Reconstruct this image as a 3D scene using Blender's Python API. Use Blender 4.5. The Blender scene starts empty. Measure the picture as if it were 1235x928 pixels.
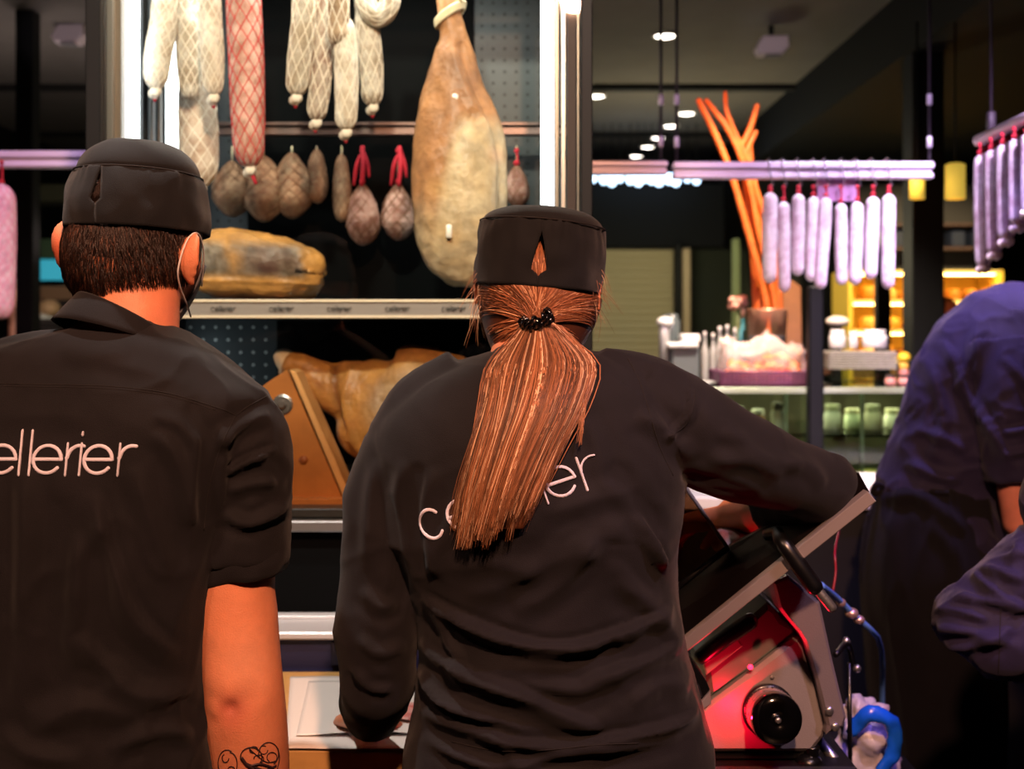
import bpy, math, random
import numpy as np
from mathutils import Vector, noise
from mathutils.bvhtree import BVHTree
random.seed(7); rng = np.random.default_rng(7)
PI = math.pi
SC = bpy.context.scene
COL = SC.collection
FPX, CX, HY, CZ = 1500.0, 617.5, 400.0, 1.55      # focal length in px, horizon row, eye height

def P(px, py, Y):
    """world point seen at pixel (px, py) of the photograph at distance Y"""
    return np.array([(px-CX)*Y/FPX, Y, CZ-(py-HY)*Y/FPX])

# ---------------------------------------------------------------- materials
def lin(c):
    if isinstance(c, str):
        c = tuple(int(c[i:i+2], 16)/255 for i in (0, 2, 4))
    return tuple((x/12.92 if x <= .04045 else ((x+.055)/1.055)**2.4) for x in c)

MATS = {}
def mat(name, col='808080', rough=.5, metal=0., noise_=None, bump=None, attr=False, emit=None, estr=0.,
        trans=0., alpha=None, sheen=0., coat=0., spec=.5, ior=1.45, sub=0., col2=None, weave=None):
    if name in MATS: return MATS[name]
    m = bpy.data.materials.new(name); m.use_nodes = True
    nt = m.node_tree; N = nt.nodes; L = nt.links
    b = N['Principled BSDF']
    base = (*lin(col), 1)
    b.inputs['Base Color'].default_value = base
    b.inputs['Roughness'].default_value = rough
    b.inputs['Metallic'].default_value = metal
    b.inputs['Specular IOR Level'].default_value = spec
    b.inputs['IOR'].default_value = ior
    b.inputs['Transmission Weight'].default_value = trans
    b.inputs['Sheen Weight'].default_value = sheen
    b.inputs['Coat Weight'].default_value = coat
    if sub:
        b.inputs['Subsurface Weight'].default_value = sub
        b.inputs['Subsurface Radius'].default_value = (.02, .008, .004)
        b.inputs['Subsurface Scale'].default_value = .5
    if alpha is not None: b.inputs['Alpha'].default_value = alpha
    if emit is not None:
        b.inputs['Emission Color'].default_value = (*lin(emit), 1)
        b.inputs['Emission Strength'].default_value = estr
    tc = N.new('ShaderNodeTexCoord')
    src = None
    if attr:
        a = N.new('ShaderNodeAttribute'); a.attribute_name = 'Col'
        src = a.outputs['Color']
    if noise_:
        sc, amt = noise_[:2]
        tx = N.new('ShaderNodeTexNoise'); tx.inputs['Scale'].default_value = sc
        tx.inputs['Detail'].default_value = 6; tx.inputs['Roughness'].default_value = .65
        L.new(tc.outputs['Object'], tx.inputs['Vector'])
        mx = N.new('ShaderNodeMix'); mx.data_type = 'RGBA'
        c2 = (*lin(col2), 1) if col2 else tuple(x*(1-amt) for x in base[:3])+(1,)
        rp = N.new('ShaderNodeValToRGB')
        rp.color_ramp.elements[0].position = .38; rp.color_ramp.elements[1].position = .64
        L.new(tx.outputs['Fac'], rp.inputs['Fac'])
        L.new(rp.outputs['Color'], mx.inputs['Factor'])
        if src is not None:
            mu = N.new('ShaderNodeMix'); mu.data_type = 'RGBA'; mu.blend_type = 'MULTIPLY'
            mu.inputs['Factor'].default_value = 1
            mx.inputs['A'].default_value = (1-amt,)*3+(1,); mx.inputs['B'].default_value = (1, 1, 1, 1)
            L.new(src, mu.inputs['A']); L.new(mx.outputs['Result'], mu.inputs['B'])
            src = mu.outputs['Result']
        else:
            mx.inputs['A'].default_value = c2; mx.inputs['B'].default_value = base
            src = mx.outputs['Result']
    if src is not None: L.new(src, b.inputs['Base Color'])
    if bump:
        sc, st = bump[:2]
        tx = N.new('ShaderNodeTexNoise'); tx.inputs['Scale'].default_value = sc
        tx.inputs['Detail'].default_value = 5
        if len(bump) > 2:
            mp = N.new('ShaderNodeMapping'); mp.inputs['Scale'].default_value = bump[2]
            L.new(tc.outputs['Object'], mp.inputs['Vector']); L.new(mp.outputs['Vector'], tx.inputs['Vector'])
        else: L.new(tc.outputs['Object'], tx.inputs['Vector'])
        bp = N.new('ShaderNodeBump'); bp.inputs['Strength'].default_value = st
        bp.inputs['Distance'].default_value = .004
        L.new(tx.outputs['Fac'], bp.inputs['Height']); L.new(bp.outputs['Normal'], b.inputs['Normal'])
    MATS[name] = m
    return m

def glass_mat(name, tint='ffffff', refl=.06, rough=.02, tintmix=0.0):
    """clear thin pane: straight-through light plus a fresnel sheen"""
    if name in MATS: return MATS[name]
    m = bpy.data.materials.new(name); m.use_nodes = True
    nt = m.node_tree; N = nt.nodes; L = nt.links
    N.remove(N['Principled BSDF'])
    t = N.new('ShaderNodeBsdfTransparent'); t.inputs['Color'].default_value = (*lin(tint), 1)
    g = N.new('ShaderNodeBsdfGlossy'); g.inputs['Roughness'].default_value = rough
    f = N.new('ShaderNodeFresnel'); f.inputs['IOR'].default_value = 1.3 + refl
    mx = N.new('ShaderNodeMixShader')
    L.new(f.outputs['Fac'], mx.inputs['Fac']); L.new(t.outputs[0], mx.inputs[1]); L.new(g.outputs[0], mx.inputs[2])
    L.new(mx.outputs[0], N['Material Output'].inputs['Surface'])
    MATS[name] = m
    return m

def dots_mat(name, col, hole, pitch, r, rough=.35, metal=.8, axes=(0, 2)):
    """perforated sheet: a square grid of punched holes"""
    m = bpy.data.materials.new(name); m.use_nodes = True
    nt = m.node_tree; N = nt.nodes; L = nt.links; b = N['Principled BSDF']
    b.inputs['Roughness'].default_value = rough; b.inputs['Metallic'].default_value = metal
    tc = N.new('ShaderNodeTexCoord'); sp = N.new('ShaderNodeSeparateXYZ')
    L.new(tc.outputs['Object'], sp.inputs[0])
    def M(op, a, b_=None):
        n = N.new('ShaderNodeMath'); n.operation = op
        for i, v in enumerate((a, b_)):
            if v is None: continue
            if isinstance(v, (int, float)): n.inputs[i].default_value = v
            else: L.new(v, n.inputs[i])
        return n.outputs[0]
    ds = []
    for ax in axes:
        f = M('FRACT', M('ADD', M('DIVIDE', sp.outputs[ax], pitch), 50.5))
        s = M('SUBTRACT', f, .5); ds.append(M('MULTIPLY', s, s))
    d = M('SQRT', M('ADD', ds[0], ds[1]))
    k = M('LESS_THAN', d, r/pitch)
    mx = N.new('ShaderNodeMix'); mx.data_type = 'RGBA'
    mx.inputs['A'].default_value = (*lin(col), 1); mx.inputs['B'].default_value = (*lin(hole), 1)
    L.new(k, mx.inputs['Factor']); L.new(mx.outputs['Result'], b.inputs['Base Color'])
    return m

# ---------------------------------------------------------------- objects
def wloc(o):
    v = Vector((0, 0, 0))
    while o: v += o.location; o = o.parent
    return v

def tag(o, label=None, cat=None, group=None, kind=None):
    if label: o['label'] = label
    if cat: o['category'] = cat
    if group: o['group'] = group
    if kind: o['kind'] = kind
    return o

def add(name, VF, m, parent=None, smooth=True, col=None, origin=None, label=None, cat=None, group=None, kind=None, sharp=None):
    V, Fc = VF
    V = np.asarray(V, float)
    if parent is not None: o0 = np.array(wloc(parent))
    elif origin is not None: o0 = np.asarray(origin, float)
    else:
        o0 = (V.min(0)+V.max(0))/2; o0[2] = V[:, 2].min()
    me = bpy.data.meshes.new(name)
    me.from_pydata((V-o0).tolist(), [], [list(map(int, f)) for f in Fc] if not isinstance(Fc, np.ndarray) else Fc.tolist())
    me.update()
    if smooth:
        me.polygons.foreach_set('use_smooth', [True]*len(me.polygons))
    if sharp is not None:
        me.set_sharp_from_angle(angle=sharp)
    if m is not None:
        for mm in (m if isinstance(m, (list, tuple)) else [m]): me.materials.append(mm)
    if col is not None:
        ca = me.color_attributes.new('Col', 'FLOAT_COLOR', 'POINT')
        c4 = np.ones((len(V), 4)); c4[:, :3] = col
        ca.data.foreach_set('color', c4.ravel())
    ob = bpy.data.objects.new(name, me); COL.objects.link(ob)
    if parent is not None: ob.parent = parent
    else: ob.location = o0.tolist()
    return tag(ob, label, cat, group, kind)

def empty(name, loc, label=None, cat=None, group=None):
    o = bpy.data.objects.new(name, None); COL.objects.link(o)
    o.location = [float(x) for x in loc]; o.empty_display_size = .05
    return tag(o, label, cat, group)

def copy_tree(o, loc=None, rot=None, scale=None, label=None, parent=None):
    c = o.copy(); COL.objects.link(c); c.parent = parent
    for ch in list(o.children): copy_tree(ch, parent=c)
    if loc is not None: c.location = [float(x) for x in loc]
    if rot is not None: c.rotation_euler = rot
    if scale is not None: c.scale = scale
    if label: c['label'] = label
    return c

# ---------------------------------------------------------------- mesh makers
def join(*vfs):
    Vs, Fs, n = [], [], 0
    for V, Fc in vfs:
        Vs.append(np.asarray(V, float)); Fs += [[i+n for i in f] for f in (Fc.tolist() if isinstance(Fc, np.ndarray) else Fc)]
        n += len(V)
    return np.vstack(Vs), Fs

def loft(rings, cap=True, closed=True, loop=False):
    R = np.asarray(rings, float); n, m, _ = R.shape
    V = R.reshape(-1, 3); Fc = []
    mm = m if closed else m-1
    for i in range(n if loop else n-1):
        a0, b0 = i*m, ((i+1) % n)*m
        for j in range(mm):
            k = (j+1) % m
            Fc.append([a0+j, a0+k, b0+k, b0+j])
    if cap and not loop:
        V = np.vstack([V, R[0].mean(0), R[-1].mean(0)]); c0 = n*m
        for j in range(mm):
            k = (j+1) % m
            Fc.append([c0, k, j]); Fc.append([c0+1, (n-1)*m+j, (n-1)*m+k])
    return V, Fc

def spline(pts, n):
    """catmull-rom resample of points (any dimension)"""
    p = np.asarray(pts, float)
    if len(p) < 3:
        t = np.linspace(0, 1, n)[:, None]; return p[0]*(1-t)+p[-1]*t
    q = np.vstack([2*p[0]-p[1], p, 2*p[-1]-p[-2]])
    out = []
    for u in np.linspace(0, len(p)-1, n):
        i = min(int(u), len(p)-2); t = u-i
        a, b, c, d = q[i:i+4]
        out.append(.5*((2*b)+(-a+c)*t+(2*a-5*b+4*c-d)*t*t+(-a+3*b-3*c+d)*t**3))
    return np.array(out)

def frames(path):
    T = np.gradient(path, axis=0); T /= np.linalg.norm(T, axis=1)[:, None]+1e-12
    up = np.array([0, 0, 1.]) if abs(T[0][2]) < .9 else np.array([0, 1., 0])
    A = np.zeros_like(path); A[0] = up-T[0]*up.dot(T[0]); A[0] /= np.linalg.norm(A[0])
    for i in range(1, len(path)):
        a = A[i-1]-T[i]*A[i-1].dot(T[i]); A[i] = a/(np.linalg.norm(a)+1e-12)
    return T, A, np.cross(T, A)

def tube(path, r, m=12, cap=True, flat=1.0, loop=False, round_=False):
    path = np.asarray(path, float); n = len(path)
    r = np.full(n, r) if np.isscalar(r) else np.asarray(r, float)
    T, A, B = frames(path)
    if round_:
        d0, d1 = T[0]*r[0], T[-1]*r[-1]
        k = [.38, .75, .95]
        pre = [path[0]-d0*math.sqrt(1-c*c)*1 for c in k]; post = [path[-1]+d1*math.sqrt(1-c*c) for c in k[::-1]]
        path = np.vstack([pre, path, post])
        r = np.concatenate([[r[0]*c for c in k], r, [r[-1]*c for c in k[::-1]]])
        A = np.vstack([[A[0]]*3, A, [A[-1]]*3]); B = np.vstack([[B[0]]*3, B, [B[-1]]*3])
    a = np.arange(m)*2*PI/m
    R = path[:, None]+r[:, None, None]*(np.cos(a)[None, :, None]*A[:, None]+flat*np.sin(a)[None, :, None]*B[:, None])
    return loft(R, cap, loop=loop)

def stube(pts, r, n=12, m=10, **k):
    """smooth tube through points, radii interpolated"""
    pts = np.asarray(pts, float)
    rr = np.full(len(pts), r) if np.isscalar(r) else np.asarray(r, float)
    s = spline(np.hstack([pts, rr[:, None]]), n)
    return tube(s[:, :3], np.maximum(s[:, 3], 1e-4), m, **k)

def box(c, s, bev=0.004, rot=None):
    """bevelled box centred c, full sizes s"""
    hx, hy, hz = [x/2 for x in s]; b = min(bev, hx*.9, hy*.9, hz*.9)
    V, Fc = [], []
    if b <= 0:
        V = [[sx*hx, sy*hy, sz*hz] for sx in (-1, 1) for sy in (-1, 1) for sz in (-1, 1)]
        Fc = [[0, 1, 3, 2], [4, 6, 7, 5], [0, 4, 5, 1], [2, 3, 7, 6], [0, 2, 6, 4], [1, 5, 7, 3]]
    else:
        idx = {}
        for sx in (-1, 1):
            for sy in (-1, 1):
                for sz in (-1, 1):
                    for a in range(3):
                        h = [hx, hy, hz]; q = [(h[k]-(0 if k == a else b)) for k in range(3)]
                        idx[(sx, sy, sz, a)] = len(V); V.append([sx*q[0], sy*q[1], sz*q[2]])
        def K(s, a): return idx[(*s, a)]
        S = (-1, 1)
        for a in range(3):
            o1, o2 = [k for k in range(3) if k != a]
            for s in S:
                q = []
                for u, v in ((-1, -1), (1, -1), (1, 1), (-1, 1)):
                    t = [0, 0, 0]; t[a] = s; t[o1] = u; t[o2] = v; q.append(K(t, a))
                flip = (s < 0) ^ (a == 1)
                Fc.append(q[::-1] if flip else q)
        for a in range(3):
            o1, o2 = [k for k in range(3) if k != a]
            for u in S:
                for v in S:
                    t0 = [0]*3; t1 = [0]*3; t0[a] = -1; t1[a] = 1
                    for t in (t0, t1): t[o1] = u; t[o2] = v
                    q = [K(t0, o1), K(t1, o1), K(t1, o2), K(t0, o2)]
                    Fc.append(q)
        for sx in S:
            for sy in S:
                for sz in S:
                    Fc.append([K((sx, sy, sz), a) for a in range(3)])
        # consistent winding: make every face point outwards
        VV = np.array(V)
        for i, f in enumerate(Fc):
            p = VV[f]; nn = np.cross(p[1]-p[0], p[2]-p[0])
            if nn.dot(p.mean(0)) < 0: Fc[i] = f[::-1]
    V = np.array(V, float)
    if rot is not None: V = V@np.array(rot).T
    return V+np.asarray(c, float), Fc

def rotm(axis, a):
    c, s = math.cos(a), math.sin(a)
    return np.array({'x': [[1, 0, 0], [0, c, -s], [0, s, c]], 'y': [[c, 0, s], [0, 1, 0], [-s, 0, c]], 'z': [[c, -s, 0], [s, c, 0], [0, 0, 1]]}[axis])

def prism(poly, d, bev=.003):
    """extrude a planar outline (n,3) along vector d with a chamfered rim"""
    p = np.asarray(poly, float); d = np.asarray(d, float); n = len(p)
    c = p.mean(0); dn = d/np.linalg.norm(d)
    def inset(q, b):
        out = []
        for i in range(n):
            e1 = q[i]-q[i-1]; e2 = q[(i+1) % n]-q[i]
            e1 = e1/(np.linalg.norm(e1)+1e-9); e2 = e2/(np.linalg.norm(e2)+1e-9)
            m_ = e2-e1; 
            if np.linalg.norm(m_) < 1e-4:
                m_ = np.cross(dn, e1); 
                if m_.dot(c-q[i]) < 0: m_ = -m_
                out.append(q[i]+m_*b)
            else:
                s = math.sqrt(max(1e-3, (1-e1.dot(e2))/2)); mv = m_/np.linalg.norm(m_)
                # convex or concave corner
                cr = np.cross(e1, e2).dot(dn); 
                sg = 1 if cr*AREA > 0 else -1
                out.append(q[i]+sg*mv*b*min(2, 1/max(.35, math.cos(math.asin(min(1, s))))))
        return np.array(out)
    AREA = sum(np.cross(p[i]-c, p[(i+1) % n]-c).dot(dn) for i in range(n))
    R = [inset(p, bev), p+dn*bev, p+d-dn*bev, inset(p, bev)+d]
    V = np.vstack(R); Fc = []
    for k in range(3):
        for i in range(n):
            j = (i+1) % n
            q = [k*n+i, k*n+j, (k+1)*n+j, (k+1)*n+i]
            Fc.append(q if AREA > 0 else q[::-1])
    f0 = list(range(n)); f1 = list(range(3*n, 4*n))
    Fc.append(f0[::-1] if AREA > 0 else f0); Fc.append(f1 if AREA > 0 else f1[::-1])
    return V, Fc

def ppoly(pts, Y0, Y1=None, bev=.003, yf=None):
    """prism of a pixel outline standing at distance Y0 and reaching back to Y1"""
    q = np.array([P(a, b, Y0 if yf is None else yf(a, b)) for a, b in pts])
    return prism(q, (0, (Y1 or Y0+.02)-Y0, 0), bev)

def lathe(prof, c, m=32, axis='z'):
    """prof: (radius, height) list about axis through c"""
    a = np.arange(m)*2*PI/m; R = []
    for r, h in prof:
        r = max(r, 1e-5)
        x, y = r*np.cos(a), r*np.sin(a); z = np.full(m, h)
        if axis == 'z': R.append(np.stack([x, y, z], 1))
        elif axis == 'y': R.append(np.stack([x, z, -y], 1))
        else: R.append(np.stack([z, x, y], 1))
    V, Fc = loft(R, True)
    return V+np.asarray(c, float), Fc

def ellipsoid(c, r, nu=32, nv=20, p=1.0, rot=None):
    R = []
    for i in range(1, nv):
        t = PI*i/nv; a = np.arange(nu)*2*PI/nu
        f = lambda v: np.sign(v)*np.abs(v)**p
        x = f(np.sin(t))*f(np.cos(a)); y = f(np.sin(t))*f(np.sin(a)); z = np.full(nu, f(np.cos(t)))
        R.append(np.stack([x*r[0], y*r[1], z*r[2]], 1))
    V, Fc = loft(R, True)
    V[-2] = [0, 0, r[2]]; V[-1] = [0, 0, -r[2]]
    if rot is not None: V = V@np.asarray(rot).T
    return V+np.asarray(c, float), Fc

def remesh(vf, voxel=.006, smooth=4, fac=.5):
    V, Fc = vf
    me = bpy.data.meshes.new('tmp'); me.from_pydata(np.asarray(V).tolist(), [], [list(map(int, f)) for f in Fc]); me.update()
    o = bpy.data.objects.new('tmp', me); COL.objects.link(o)
    md = o.modifiers.new('r', 'REMESH'); md.mode = 'VOXEL'; md.voxel_size = voxel
    if smooth:
        s = o.modifiers.new('s', 'SMOOTH'); s.iterations = smooth; s.factor = fac
    dg = bpy.context.evaluated_depsgraph_get(); dg.update()
    e = o.evaluated_get(dg); m2 = bpy.data.meshes.new_from_object(e)
    n = len(m2.vertices); VV = np.empty(n*3); m2.vertices.foreach_get('co', VV)
    FF = [list(p.vertices) for p in m2.polygons]
    bpy.data.objects.remove(o); bpy.data.meshes.remove(me); bpy.data.meshes.remove(m2)
    return VV.reshape(-1, 3), FF

def normals(V, Fc):
    me = bpy.data.meshes.new('n'); me.from_pydata(V.tolist(), [], Fc); me.update()
    n = np.empty(len(V)*3); me.vertex_normals.foreach_get('vector', n) if hasattr(me, 'vertex_normals') else me.vertices.foreach_get('normal', n)
    bpy.data.meshes.remove(me)
    return n.reshape(-1, 3)

def polydist(X, Z, pts):
    """distance to a polyline in the XZ plane and the 0..1 position along it"""
    best = np.full(X.shape, 9.); tt = np.zeros(X.shape); side = np.zeros(X.shape)
    n = len(pts)-1
    for i in range(n):
        ax, az = pts[i]; bx, bz = pts[i+1]; dx, dz = bx-ax, bz-az; L2 = dx*dx+dz*dz+1e-12
        t = np.clip(((X-ax)*dx+(Z-az)*dz)/L2, 0, 1)
        ex, ez = X-ax-t*dx, Z-az-t*dz; d = np.sqrt(ex*ex+ez*ez)
        k = d < best
        best = np.where(k, d, best); tt = np.where(k, (i+t)/n, tt)
        side = np.where(k, np.sign(dx*ez-dz*ex), side)
    return best, tt, side

def folds(V, Fc, specs, Y, near=None, gain=1.):
    """push cloth out along crease lines; specs: (pixel points, width px, height mm[, skew])"""
    N = normals(V, Fc); X, Z = V[:, 0], V[:, 2]; px = Y/FPX
    H = np.zeros(len(V))
    for s in specs:
        pts, w, h = s[:3]; sk = s[3] if len(s) > 3 else 0
        q = spline([(P(a, b, Y)[0], P(a, b, Y)[2]) for a, b in pts], max(8, len(pts)*5))
        d, t, sd = polydist(X, Z, q); w_ = w*px
        if sk: w_ = np.where(sd*sk > 0, w_*.45, w_*1.3)
        env = np.clip(np.minimum(t, 1-t)*5, 0, 1)**.7
        H += gain*h*.001*env*(np.exp(-(d/w_)**1.5)-.4*np.exp(-((d-1.9*w_)/w_)**2))
    m_ = np.clip(-N[:, 1]*2.5, 0, 1)
    if near is not None: m_ = m_*near
    return V+N*(np.maximum(H, -.003)*m_)[:, None]

def wrinkle(V, Fc, sc, amp, stretch=(1, 1, 1), seed=0., pw=1.):
    N = normals(V, Fc)
    h = []
    for v in V:
        q = Vector((v[0]*sc*stretch[0]+seed, v[1]*sc*stretch[1], v[2]*sc*stretch[2])); w = noise.noise_vector(q*.7)*.8
        h.append(noise.noise(q+w)+.35*noise.noise((q+w)*2.1))
    h = np.clip(1-np.abs(np.array(h))*1.7, 0, 1)**pw
    return V+N*(h*amp)[:, None]

def bvh(VF):
    V, Fc = VF
    return BVHTree.FromPolygons([Vector(v) for v in V], [list(map(int, f)) for f in Fc])

def onto(tree, x, z, off=.001, y0=0., default=None):
    """point of a cloth or skin surface met when going from y0 along +Y"""
    h = tree.ray_cast(Vector((x, y0, z)), Vector((0, 1, 0)))
    if h[0] is None: return None if default is None else np.array([x, default, z])
    return np.array(h[0])+np.array([0, -off, 0])
def onpx(tree, px, py, off=.001):
    """surface point on the sight line of a pixel"""
    d = Vector(P(px, py, 1.0)-np.array([0, 0, CZ])).normalized()
    h = tree.ray_cast(Vector((0, 0, CZ)), d)
    return None if h[0] is None else np.array(h[0])-np.array(d)*off

# ---- rounded geometric letters as strokes, x-height 1, stroke centre lines
def glyph(ch):
    arc = lambda cx, cy, r, a0, a1, n=18, sx=1.0: [(cx+sx*r*math.cos(math.radians(a0+(a1-a0)*i/n)), cy+r*math.sin(math.radians(a0+(a1-a0)*i/n))) for i in range(n+1)]
    if ch == 'c': return [arc(0, .5, .45, 42, 318)]
    if ch == 'e': return [arc(0, .5, .45, -38, -360+2, 20), [(-.43, .5), (-.2, .5), (.1, .5), (.45, .5)]]
    if ch == 'l': return [[(0, 0), (0, .45), (0, .9), (0, 1.42)]]
    if ch == 'i': return [[(0, 0), (0, .35), (0, .7), (0, 1.0)], [(0, 1.3), (0, 1.34), (0, 1.37)]]
    if ch == 'r': return [[(0, 0), (0, .35), (0, .7), (0, 1.0)], [(0, .55)]+arc(.42, .55, .40, 175, 75, 8)]
    return []
WORD = [('c', -.98), ('e', 0), ('l', .59), ('l', .92), ('e', 1.47), ('r', 2.10), ('i', 2.55), ('e', 3.12), ('r', 3.80)]
# ================================================================ the hall
def pl(px, py, Z): 
    """where the sight line of a pixel meets the level Z"""
    Y = (CZ-Z)*FPX/(py-HY); return P(px, py, Y)
def bb(a, b): a, b = np.array(a, float), np.array(b, float); return (a+b)/2, np.abs(b-a)
def struct(name, vf, m): return add(name, vf, m, smooth=False, kind='structure')
M_CEIL = mat('ceiling_plaster', '6d6862', .9, noise_=(2, .15))
M_BLACK = mat('black_painted_wall', '0a0c0f', .8, spec=.2)
M_DARKGREY = mat('dark_grey_panel', '2b2e30', .8)
M_FLOOR = mat('dark_floor_tile', '1c1917', .4, noise_=(3, .3))
M_BFRAME = mat('black_satin_metal', '07080a', .6, spec=.2)
M_STEEL = mat('brushed_steel', 'a9a9ab', .3, metal=.9, bump=(400, .1, (1, .05, 1)))
M_ALU = mat('aluminium', '7d7a76', .35, metal=.7)
M_LILAC = mat('lacquered_rail', 'd9cde0', .4, metal=.3)
XL, XR, YF, YB, ZC = -3.6, 5.2, -1.6, 12.0, 3.0
struct('floor', box(*bb((XL, YF, -.1), (XR, YB, 0)), 0), M_FLOOR)
struct('ceiling', box(*bb((XL, YF, ZC), (XR, YB, ZC+.1)), 0), M_CEIL)
struct('wall_back', box(*bb((XL, YB, 0), (XR, YB+.1, ZC)), 0), M_BLACK)
struct('wall_left', box(*bb((XL-.1, YF, 0), (XL, YB, ZC)), 0), M_BLACK)
struct('wall_right', box(*bb((XR, YF, 0), (XR+.1, YB, ZC)), 0), M_BLACK)
struct('wall_front', box(*bb((XL, YF-.1, 0), (XR, YF, ZC)), 0), M_BLACK)
# dropped black ceiling on the right, joints of the ceiling boards
struct('trim_1', box(*bb((1.66, 2.2, 2.72), (XR, YB, ZC)), .0), M_BLACK)
for i, py in enumerate((103, 160)):
    Y = (ZC-CZ)*FPX/(HY-py); struct('trim_%d' % (i+2), box(*bb((XL, Y-.04, ZC-.03), (1.66, Y+.04, ZC)), 0), mat('dark_joint', '191817', .9))
# panel wall behind, right of the twigs
c0, c1 = P(872, 90, 9.6), P(1027, 222, 9.6)
struct('wall_panel', box(*bb((c0[0], 9.6, 1.0), (c1[0], 9.75, 2.72)), 0), M_DARKGREY)
# black fascia over the roller shutter
a, b = P(560, 223, 8.9), P(872, 300, 8.9)
struct('trim_4', box(*bb((a[0], 8.8, b[2]), (b[0], 9.1, a[2])), .01), M_BLACK)
# roller shutter
s0, s1 = P(640, 300, 9.0), P(813, 470, 9.0)
def shutter():
    V, Fc = [], []; n = 40; zt, zb = s0[2], .0; x0, x1 = s0[0], s1[0]; prof = []
    for i in range(n):
        z = zt-(zt-zb)*i/n; h = (zt-zb)/n
        prof += [(z, 0), (z-h*.15, -.006), (z-h*.5, -.009), (z-h*.85, -.006), (z-h*.97, 0)]
    R = [[(x0, 9.05+y, z), (x1, 9.05+y, z), (x1, 9.09+y, z), (x0, 9.09+y, z)] for z, y in prof]
    return loft(np.array(R), True)
tag(add('roller_shutter', shutter(), mat('beige_slat_metal', 'b0a684', .6), smooth=False), 'closed beige roller shutter under the black fascia', 'shutter')
def post(name, x0, x1, y0, y1, Y, d, m, label, cat='post', flo=False):
    a, b = P(x0, y0, Y), P(x1, y1, Y)
    z0 = 0 if flo else b[2]
    o = add(name, box(*bb((a[0], Y, z0), (b[0], Y+d, a[2])), .006), m, smooth=False); return tag(o, label, cat)
post('post', 815, 822, 295, 450, 8.6, .06, M_BFRAME, 'slim black post at the right edge of the roller shutter', flo=True)
post('post', 824, 833, 300, 450, 8.6, .06, mat('cream_paint', '9a8a70', .6), 'cream post just right of the slim black one by the shutter', flo=True)
post('post', 1101, 1139, -6, 448, 5.2, .14, M_BFRAME, 'thick black column rising past the two yellow pendant lamps', cat='column', flo=True)
post('post', 1058, 1075, 296, 430, 6.2, .06, M_BFRAME, 'black post standing before the lit yellow shelves, left of the thick column', flo=True)
post('post', 976, 994, 345, 560, 4.15, .05, M_BFRAME, 'black square post against the front of the glass counter', flo=True)
g0 = P(836, 300, 8.8); g1 = P(905, 470, 8.8)
struct('wall_alcove', box(*bb((g0[0], 8.9, 0), (g1[0], 9.0, g0[2])), 0), mat('dark_green_wall', '1e241a', .9))
post('post', 884, 893, 288, 450, 8.4, .05, mat('pale_green_paint', '7f8c66', .5), 'pale green post behind the orange twigs', flo=True)

# ceiling spotlights
def downlight(px, py, label):
    Y = (ZC-.02-CZ)*FPX/(HY-py); c = P(px, py, Y); c[2] = ZC
    o = empty('ceiling_spotlight', c, label, 'ceiling light', 'round ceiling spotlights')
    add('frame', lathe([(.062, 0), (.062, -.012), (.054, -.014), (.050, -.006), (.050, 0)], c, 24), mat('white_metal', 'd8d4cc', .5), o)
    add('lens', lathe([(.049, -.004), (.046, -.012), (.03, -.017), (.001, -.018)], c, 24), mat('lit_lens', 'ffffff', .5, emit='fff4e6', estr=9), o)
for px, py, l in ((802, 46, 'bright round ceiling spotlight nearest the camera, between the two suspension rods'), (719, 118, 'round ceiling spotlight beside the black edge of the glass cabinet'), (828, 139, 'first spotlight of the receding row of five, nearest the twigs'),
                  (809, 154, 'second spotlight of the receding row of five'), (794, 168, 'middle spotlight of the receding row of five'), (781, 179, 'fourth spotlight of the receding row of five'), (767, 190, 'farthest spotlight of the receding row, just above the rail')):
    downlight(px, py, l)
# sensor boxes on the ceiling
def sensor(px, py, label):
    Y = 5.9; c = P(px, py, Y); o = empty('ceiling_sensor', (c[0], c[1], ZC), label, 'ceiling sensor', 'white ceiling sensors')
    add('housing', prism([c+[x, -.05, z] for x, z in ((-.045, .042), (.072, .045), (.078, -.01), (.045, -.045), (-.06, -.045), (-.078, -.015))], (0, .1, 0), .008), mat('white_plastic', 'c9bcc0', .5), o, smooth=False)
    add('grille', box(c+[.0, -.03, -.052], (.07, .05, .012), .003), mat('grey_plastic', '6d6a6c', .5), o, smooth=False)
    add('stem', tube([c+[0, 0, .04], (c[0], c[1], ZC)], .012, 12), M_BFRAME, o)
sensor(930, 56, 'small white ceiling sensor right of the suspension rods')
sensor(85, 42, 'small white ceiling sensor at the upper left, above the capped worker')

# suspended rails
def rail(x0, x1, y0, y1, Y, label, rods, d=.05, top=2.99):
    a, b = P(x0, y0, Y), P(x1, y1, Y)
    o = empty('hanging_rail', ((a[0]+b[0])/2, Y, b[2]), label, 'hanging rail')
    c, s = bb((a[0], Y-d/2, b[2]), (b[0], Y+d/2, a[2])); h = s[2]
    add('beam', join(box((c[0], Y, a[2]-h*.22), (s[0], d, h*.44), .004), box((c[0], Y, b[2]+h*.18), (s[0], d*.8, h*.36), .004), box((c[0], Y, c[2]), (s[0]-.01, d*.5, h*.5), 0)), M_LILAC, o, smooth=False)
    for x in rods:
        q = P(x, 0, Y); r_ = add('rod', tube([(q[0], Y, a[2]-.01), (q[0], Y, top)], .0045, 8), mat('dull_violet_rod', '2c242e', .6), o)
        for z in (.04, .16): add('turnbuckle', lathe([(.004, 0), (.008, .004), (.008, .03), (.004, .034)], (q[0], Y, a[2]+z), 10), M_LILAC, r_)
    return o
rail(560, 805, 195, 211, 3.56, 'short lilac-lit rail ending left of the gap between the suspension rods', (797,))
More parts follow.
